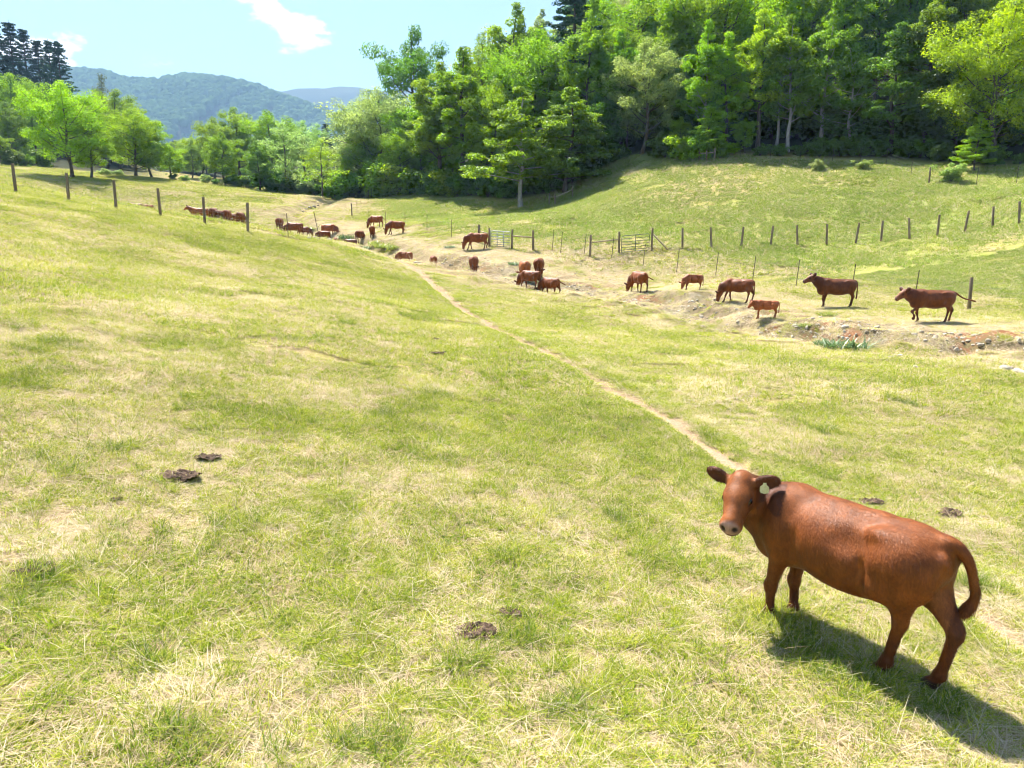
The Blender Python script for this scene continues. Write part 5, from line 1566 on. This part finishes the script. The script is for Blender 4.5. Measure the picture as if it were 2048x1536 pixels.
# left side
LG = 'trees in the far valley'
for a in [
 ('round2', 145, 95, 160, 'broad bright tree on a straight trunk just behind the ridge fence', YG, False, 0.92),
 ('round3', 183, 97.5, 222, 'smaller green tree right of the broad bright tree', MG, False, 0.95),
 ('round1', 272, 108, 212, 'big rounded yellow-green tree with a thick forked trunk', YG, False, 1.15),
 ('round3', 304, 110, 232, 'tree of many thin stems right of the thick forked trunk', MG, False, 0.95),
 ('round3', 345, 114, 285, 'low light green tree at the right of the rounded tree', YG, False, 1.15),
 ('round3', 452, 118, 262, 'green tree with an ivy-clad trunk in the middle of the valley', MG, False, 0.95),
 ('round3', 520, 114, 280, 'dense dark green tree right of the ivy-clad one', DG, False, 0.9),
 ('sparse2', 572, 118, 238, 'tall see-through tree with several thin trunks', PG, False, 1.15),
 ('sparse1', 645, 106, 272, 'slim see-through tree with a bare thin trunk at the end of the creek', YG, False, 1.2),
 ('sparse1', 612, 120, 268, 'slim sparse tree left of the creek end', PG, False, 1.2),
 ('sparse2', 690, 122, 285, 'sparse tree at the right of the creek end', PG, False, 1.2),
 ('round1', 430, 158, 232, 'green crown standing above the ivy-clad tree', MG, False, 0.9),
 ('round3', 480, 165, 214, 'green crown at the highest point of the valley trees', MG, False, 1.05),
 ('round1', 545, 160, 218, 'broad green crown behind the see-through tree', MG, False, 1.05),
 ('round2', 610, 170, 240, 'wide grey-green crown in the middle of the valley', PG, False, 0.95),
 ('pine2', 655, 175, 245, 'grey pine standing in the valley right of the wide crown', (0.05, 0.075, 0.05), False, 1.4),
 ('round3', 705, 165, 268, 'grey-green crown at the right end of the valley trees', PG, False, 1.0),
 ('round3', 385, 150, 278, 'dark green tree in the dip right of the rounded tree', DG, False, 0.9),
 ('round2', 25, 128, 200, 'shady tree at the left edge of the picture', DG, False, 0.85),
 ('round1', 75, 138, 205, 'shady tree behind the broad bright tree', DG, False, 0.95),
 ('round3', 5, 118, 265, 'low green tree cut by the left edge of the picture', MG, False, 1.0),
 ('round1', 215, 165, 178, 'green crown on the slope behind the broad bright tree', MG, False, 1.0),
 ('round3', 240, 160, 176, 'rounded crown left of the bare grey pine', MG, False, 1.0),
 ('round2', 30, 165, 142, 'light green crown below the dark pines', MG, False, 0.8),
 ('sparse1', 222, 190, 143, 'bare grey treetop standing against the far mountain', (0.09, 0.10, 0.055), False, 0.7),
 ('pine1', 8, 200, 28, 'dark pine at the left edge, tallest of the pines', PN, False, 1.1),
 ('pine2', 40, 205, 38, 'dark pine second from the left edge', PN, False, 1.1),
 ('pine1', 66, 212, 55, 'dark pine in the middle of the pine stand', PN, False, 1.0),
 ('pine2', 92, 215, 75, 'dark pine right of the middle of the pine stand', PN, False, 1.1),
 ('pine1', 116, 205, 78, 'dark pine second from the right end of the pine stand', PN, False, 0.95),
 ('pine1', 135, 200, 80, 'dark pine with layered branches at the right end of the pine stand', PN, False, 1.05),
]:
    tree(a[0], a[1], a[2], a[3], a[4], LG, a[5], a[6], a[7])
for i in range(46):
    px = rt.uniform(-120, 260); t = rt.uniform(168, 300)
    if px > 130: t = rt.uniform(180, 235)
    k = rt.choice(['round1', 'round3', 'tall3', 'round2']); c_ = rt.choice([MG, DG, DG])
    reg = 'left of the pines' if px < -40 else ('at the left edge' if px < 20 else ('under the tallest pine' if px < 60 else ('under the pine stand' if px < 110 else ('right of the pines' if px < 160 else ('behind the broad bright tree' if px < 215 else 'by the bare grey treetop')))))
    tree(k, px, t, None, '%s %s tree in the left slope wood %s, %s' % (tone(c_), {'round1': 'rounded', 'round3': 'compact', 'round2': 'broad', 'tall3': 'narrow'}[k], reg, 'lower' if t < 205 else ('middle' if t < 250 else 'uppermost')), 'packed trees on the left slope', c_, False, rt.uniform(0.9, 1.2), rt.uniform(11, 16))
DISTANT_TOP = ([200, 260, 330, 420, 450, 560, 620, 700, 800], [200, 262, 285, 262, 225, 228, 250, 262, 230])
for i in range(110):
    px = rt.uniform(200, 780); t = rt.uniform(170, 430)
    p_ = ground_t(px, t)
    c_ = rt.choice([MG, DG, PG, MG]); h_ = rt.uniform(9, 14)
    lim = np.interp(px, *DISTANT_TOP) + rt.uniform(0, 30)
    v = (768 - lim) / FPX
    h_ = min(h_, p_.y * (-SP + CP * v) / (CP + SP * v) - p_.z)
    if h_ < 4.0: continue
    k = rt.choice(['round1', 'round3', 'round2', 'tall3'])
    reg = [m for b_, m in [(250, 'left below the mountain'), (300, 'below the mountain crest'), (350, 'above the rounded tree'), (410, 'in the dip under the mountain'), (455, 'left of the ivy-clad tree'), (500, 'behind the ivy-clad tree'), (550, 'behind the dense dark tree'), (600, 'behind the see-through tree'), (650, 'behind the slim tree'), (700, 'behind the creek end'), (999, 'beside the left end of the wood')] if px < b_][0]
    tree(k, px, t, None, '%s %s tree on the valley floor, %s, %s' % (tone(c_), {'round1': 'rounded', 'round3': 'compact', 'round2': 'broad', 'tall3': 'narrow'}[k], reg, 'nearer' if t < 230 else ('mid-distance' if t < 320 else 'farthest')), 'distant trees on the valley floor', c_, False, rt.uniform(0.9, 1.4), h_, base=p_)
# low growth along the far hedge line
for i, (px, t, top, k, c_) in enumerate([(210, 112, 338, 'bush2', PG), (240, 113, 342, 'bush2', PG), (345, 113, 345, 'bush1', DG), (372, 116, 352, 'bush2', MG), (410, 118, 350, 'bush2', PG), (430, 118, 356, 'bush1', DG), (470, 117, 352, 'bush2', DG), (495, 116, 348, 'bush1', MG),
      (545, 116, 345, 'bush2', DG), (560, 114, 352, 'bush1', DG), (590, 115, 350, 'bush2', MG), (615, 113, 350, 'bush1', PG), (635, 114, 356, 'bush2', DG), (665, 113, 350, 'bush1', MG), (685, 114, 345, 'bush2', YG), (705, 116, 340, 'bush1', MG), (725, 117, 345, 'bush2', DG), (20, 118, 300, 'bush2', DG), (50, 120, 305, 'bush1', DG), (90, 128, 300, 'bush2', DG)]):
    tree(k, px, t, top, '%s low shrub in the far hedge line near %s' % (tone(c_), 'the left edge of the picture' if px < 150 else ('the rounded tree' if px < 390 else ('the ivy-clad tree' if px < 500 else ('the see-through tree' if px < 630 else 'the creek end')))), 'shrubs of the far hedge line', c_, False, rt.uniform(1.0, 1.5))

# ------------------------------------------------------------------ wooded mountains
FAR = bpy.data.collections.new('far_crowns')
def far_crown(i):
    rs = np.random.default_rng(100 + i)
    V, F = uv_ball(1.0, 12, 8)
    V = V * (1 + 0.13 * rs.normal(0, 1, (len(V), 1)).clip(-1.2, 1.2)); V[:, 2] *= 0.85
    me = mesh_arrays('far_crown', V, [F], True)
    me.materials.append(MAT_FAR)
    FAR.objects.link(bpy.data.objects.new('far_crown_%d' % i, me))
nt = NT('far_canopy')
tint = nt.attr('tint', 'INSTANCER').outputs['Fac']
cc_ = nt.ramp(tint, [(0.0, (0.03, 0.065, 0.022)), (0.5, (0.06, 0.11, 0.032)), (1.0, (0.11, 0.16, 0.045))])
leafy(nt, cc_, 0.15, None, 0.0)
MAT_FAR = nt.m
for i in range(4): far_crown(i)
rs = np.random.default_rng(21)
n = 70000
rr_ = np.exp(rs.uniform(math.log(400), math.log(2900), n)); th = rs.uniform(R(-42), R(2), n)
X = rr_ * np.sin(th); Y = rr_ * np.cos(th)
keepp = rs.uniform(0, 1, n) < np.clip((rr_ / 2000) ** 0.9 + 0.12, 0, 1)
X, Y, rr_ = X[keepp], Y[keepp], rr_[keepp]
n = len(X)
S = rs.uniform(4.5, 9.0, n) * (0.8 + rr_ / 2900)
Z = H(X, Y) + S * 0.25
fc = instancer('mountain_forest', X, Y, Z, rs.integers(0, 4, n), S, S * rs.uniform(0.7, 1.05, n), np.clip(rs.normal(0.5, 0.13, n), 0, 1), FAR, rs, 0.1, np.full(n, 6.0))
tag(fc, 'dense green forest covering the far blue mountains', 'forest', kind='stuff')

# ------------------------------------------------------------------ stones, dung, weeds
def stone_mesh(seed):
    rs = np.random.default_rng(seed)
    V, F = uv_ball(1.0, 10, 7)
    N = rs.normal(0, 1, (7, 3)); N /= np.linalg.norm(N, axis=1)[:, None]
    for nv in N:
        d = V @ nv; cut = rs.uniform(0.55, 0.85)
        V = V - np.maximum(d - cut, 0)[:, None] * nv
    V = V * np.array((1, rs.uniform(0.6, 0.9), rs.uniform(0.38, 0.6))) * (1 + 0.05 * rs.normal(0, 1, (len(V), 1)))
    return mesh_arrays('stone', V, [F], False)
STONES = [stone_mesh(i) for i in range(5)]
rr2 = random.Random(8)
SG = 'pale stones on the ditch banks'
spots = [(1900, 668, .26), (1920, 672, .22), (1745, 668, .2), (1733, 666, .14), (1780, 715, .2), (1800, 712, .16), (2010, 742, .35), (2040, 748, .3), (1880, 705, .15), (1595, 664, .22), (1690, 655, .25), (1700, 640, .22), (1640, 636, .25), (1625, 640, .2),
         (1432, 600, .3), (1408, 613, .18), (1395, 602, .16), (1450, 640, .2), (1475, 648, .22), (1405, 655, .2), (1245, 605, .2), (1370, 590, .15), (1330, 600, .15), (1560, 665, .18), (1850, 690, .16), (1960, 700, .2), (1975, 690, .18), (1925, 690, .15), (1660, 690, .2), (1830, 735, .18),
         (616, 478, .5), (628, 479, .45), (660, 481, .45), (800, 517, .3), (834, 528, .4), (1095, 610, .16), (1180, 560, .14), (1150, 548, .14), (1115, 545, .14), (1200, 575, .15), (1220, 560, .14), (1260, 575, .14), (840, 500, .25), (880, 520, .2), (905, 520, .2),
         (612, 420, .6), (620, 418, .6), (605, 424, .5), (628, 415, .5), (636, 412, .5)]
for i, (px, py, s) in enumerate(spots):
    p_, t_ = ground_px(px, py)
    o = link('stone', STONES[i % 5], MAT_STONE, None, p_ + Vector((0, 0, s * 0.08)), (0, rr2.uniform(-.2, .2), rr2.uniform(0, 6.28)), s * rr2.uniform(0.45, 0.8))
    lab = 'whitish stone lying in the creek bed, %s' % ('beside the leaning thin post' if py > 450 else 'far up the creek') if px < 700 else 'pale stone on the ditch bank near %s' % ('the right edge of the picture' if px > 1950 else 'the walking dark red cow' if px > 1820 else 'the dark green weed clump' if px > 1720 else 'the alert standing cow' if px > 1610 else 'the small pale calf' if px > 1500 else 'the cow with lowered head' if px > 1390 else 'the cow flicking its tail' if px > 1230 else 'the group of four' if px > 1000 else 'the cattle sunk in the ditch')
    tag(o, lab, 'stone', SG if px >= 700 else 'stones in the creek bed')
# gravel strewn over the banks
PEB = bpy.data.collections.new('pebble_sources')
for i in range(3):
    me = stone_mesh(30 + i); me.materials.append(MAT_STONE); PEB.objects.link(bpy.data.objects.new('pebble_%d' % i, me))
rs = np.random.default_rng(4)
par = rs.uniform(0, 40, 4200); ii = par.astype(int); fr = par - ii
bx_ = DITCH[ii, 0] * (1 - fr) + DITCH[ii + 1, 0] * fr + rs.normal(0, 1.0, len(par)); by_ = DITCH[ii, 1] * (1 - fr) + DITCH[ii + 1, 1] * fr + rs.normal(0.9, 1.7, len(par))
sm = masks(bx_, by_)[1]
k = rs.uniform(0, 1, len(par)) < 0.15 + 0.85 * sm
bx_, by_ = bx_[k], by_[k]; n = len(bx_)
S = np.exp(rs.normal(math.log(0.045), 0.5, n)).clip(0.015, 0.13)
gv = instancer('gravel', bx_, by_, H(bx_, by_) + S * 0.1, rs.integers(0, 3, n), S, S, rs.uniform(0, 1, n), PEB, rs, 0.3)
tag(gv, 'small pale stones strewn over the bare banks of the ditch', 'gravel', kind='stuff')

def dung_mesh(seed):
    rs = np.random.default_rng(seed)
    n = 40; g1 = np.linspace(-1, 1, n)
    x, y = np.meshgrid(g1, g1); r = np.hypot(x, y)
    fx, fy = x.ravel() + seed * 3.1, y.ravel()
    big = fbm(fx, fy, 0.7, seed, 2).reshape(x.shape); small = fbm(fx, fy, 0.28, seed + 9, 3).reshape(x.shape)
    body = (1 - r) * 0.9 + (big - 0.5) * 1.5
    z = np.clip(body, -0.3, 0.5) * 0.34 + (small - 0.5) * 0.5
    V = np.stack([x + 0.05 * (small - .5), y, z], -1).reshape(-1, 3)
    i = np.arange(n - 1)[:, None] * n; j = np.arange(n - 1)[None]
    F = np.stack([i + j, i + j + 1, i + n + j + 1, i + n + j], -1).reshape(-1, 4)
    keep = (r.ravel()[F].max(1) < 1.0) & (V[:, 2][F].max(1) > -0.10)
    return mesh_arrays('dung', V, [F[keep]], False)
DUNG = [dung_mesh(50 + i) for i in range(4)]
for i, (px, py, s, lab) in enumerate([
    (362, 960, .20, 'wide flat patch of dark dried dung left of the tall grass clump'), (415, 921, .14, 'small dark dung patch above the wide flat one'), 
    (68, 1150, .14, 'dark clod of dung beside the bright clump at the left edge'), (950, 1270, .15, 'rough brown clod of earth in the lower middle of the pasture'), (1020, 1232, .085, 'small reddish clod just above the rough brown clod'),
    (1742, 1008, .14, 'dark dung patch on the grass behind the foreground cow'), (1897, 1030, .15, 'flat grey dung patch right of the one behind the cow'), 
    (868, 682, .12, 'black dung spot near the trail in the middle distance'), (875, 710, .16, 'brown dung patch below the black dung spot'), (234, 1004, .05, 'tiny black dung lump left of the wide flat patch'), ]):
    p_, t_ = ground_px(px, py)
    o = link('dung_pile', DUNG[i % 4], MAT_DUNG, None, p_ + Vector((0, 0, 0.03)), (0, 0, rr2.uniform(-0.4, 0.4)), (s * 1.3, s * 0.9, s * 1.0))
    tag(o, lab, 'dung')

# leafy weeds in the ditch
def weed_mesh(seed, n=160, h=0.5, rad=0.5):
    rs = np.random.default_rng(seed)
    V, q, t = blades(n, rad, h * 0.4, h, 0.03, 0.06, 1.1, 1.2, 4, rs)
    me = mesh_arrays('weed', V, [q, t])
    fattr(me, 'lv', np.repeat(rs.uniform(0, 1, n), 9))
    return me
WEED = [weed_mesh(70 + i) for i in range(3)]
def weed_mat(name, stops):
    nt = NT(name); leafy(nt, nt.ramp(nt.attr('lv').outputs['Fac'], stops), 0.45, None, 0.08); return nt.m
MW_D = weed_mat('weed_dark', [(0, (0.05, 0.11, 0.03)), (1, (0.14, 0.23, 0.06))]); MW_Y = weed_mat('weed_bright', [(0, (0.17, 0.24, 0.03)), (1, (0.32, 0.36, 0.05))])
for i, (px, py, s, m_, lab) in enumerate([
    (1690, 700, 1.25, MW_D, 'dark green leafy weed clump at the foot of the eroded bank'), (1652, 692, .75, MW_D, 'low green weeds trailing left from the leafy weed clump'), (693, 481, 1.7, MW_D, 'dark green weed clump in the ditch hiding a very dark cow'), (770, 497, 1.9, MW_Y, 'bright yellow-green grass patch in the ditch beside the narrow calf'),
    (752, 490, 1.5, MW_Y, 'bright grass at the left side of the bright patch'), (790, 500, 1.4, MW_Y, 'bright grass at the right side of the bright patch'), (735, 500, 1.3, MW_D, 'grey-green weeds at the end of the trail'), (900, 496, .8, MW_D, 'small green tuft on the bank left of the silver gate'), (1032, 552, .8, MW_Y, 'green tuft left of the group of four cattle'), (1028, 530, .8, MW_D, 'dark tuft beside the pale tan cow'),
    (1655, 632, .8, MW_Y, 'yellow-green tuft right of the small calf'), (1610, 652, .6, MW_Y, 'low yellow-green tuft below the small calf'), (620, 462, 1.8, MW_Y, 'bright weeds in the creek above the leaning thin post')]):
    p_, t_ = ground_px(px, py)
    me = WEED[i % 3].copy(); me.materials.append(m_)
    o = link('weed_clump', me, None, None, p_ - Vector((0, 0, 0.03)), (0, 0, rr2.uniform(0, 6)), (s, s, s * (0.75 if m_ is MW_Y else 0.9)))
    tag(o, lab, 'weed')

# ------------------------------------------------------------------ air
me = bpy.data.meshes.new('haze')
x0, x1, y0, y1, z0, z1 = -6200, 6200, -6200, 6200, -60, 1150
me.from_pydata([(x, y, z) for z in (z0, z1) for y in (y0, y1) for x in (x0, x1)], [], [(0, 2, 3, 1), (4, 5, 7, 6), (0, 1, 5, 4), (2, 6, 7, 3), (0, 4, 6, 2), (1, 3, 7, 5)])
nt = NT('haze_air')
pv = nt.n('ShaderNodeVolumePrincipled')
pv.inputs['Color'].default_value = (0.40, 0.66, 1.0, 1)
pv.inputs['Density'].default_value = 0.00021
pv.inputs['Anisotropy'].default_value = 0.0
nt.l(pv.outputs[0], nt.out.inputs['Volume'])
hz = link('haze', me, nt.m)
tag(hz, 'thin blue air between the viewer and the far mountains', 'haze', kind='stuff')
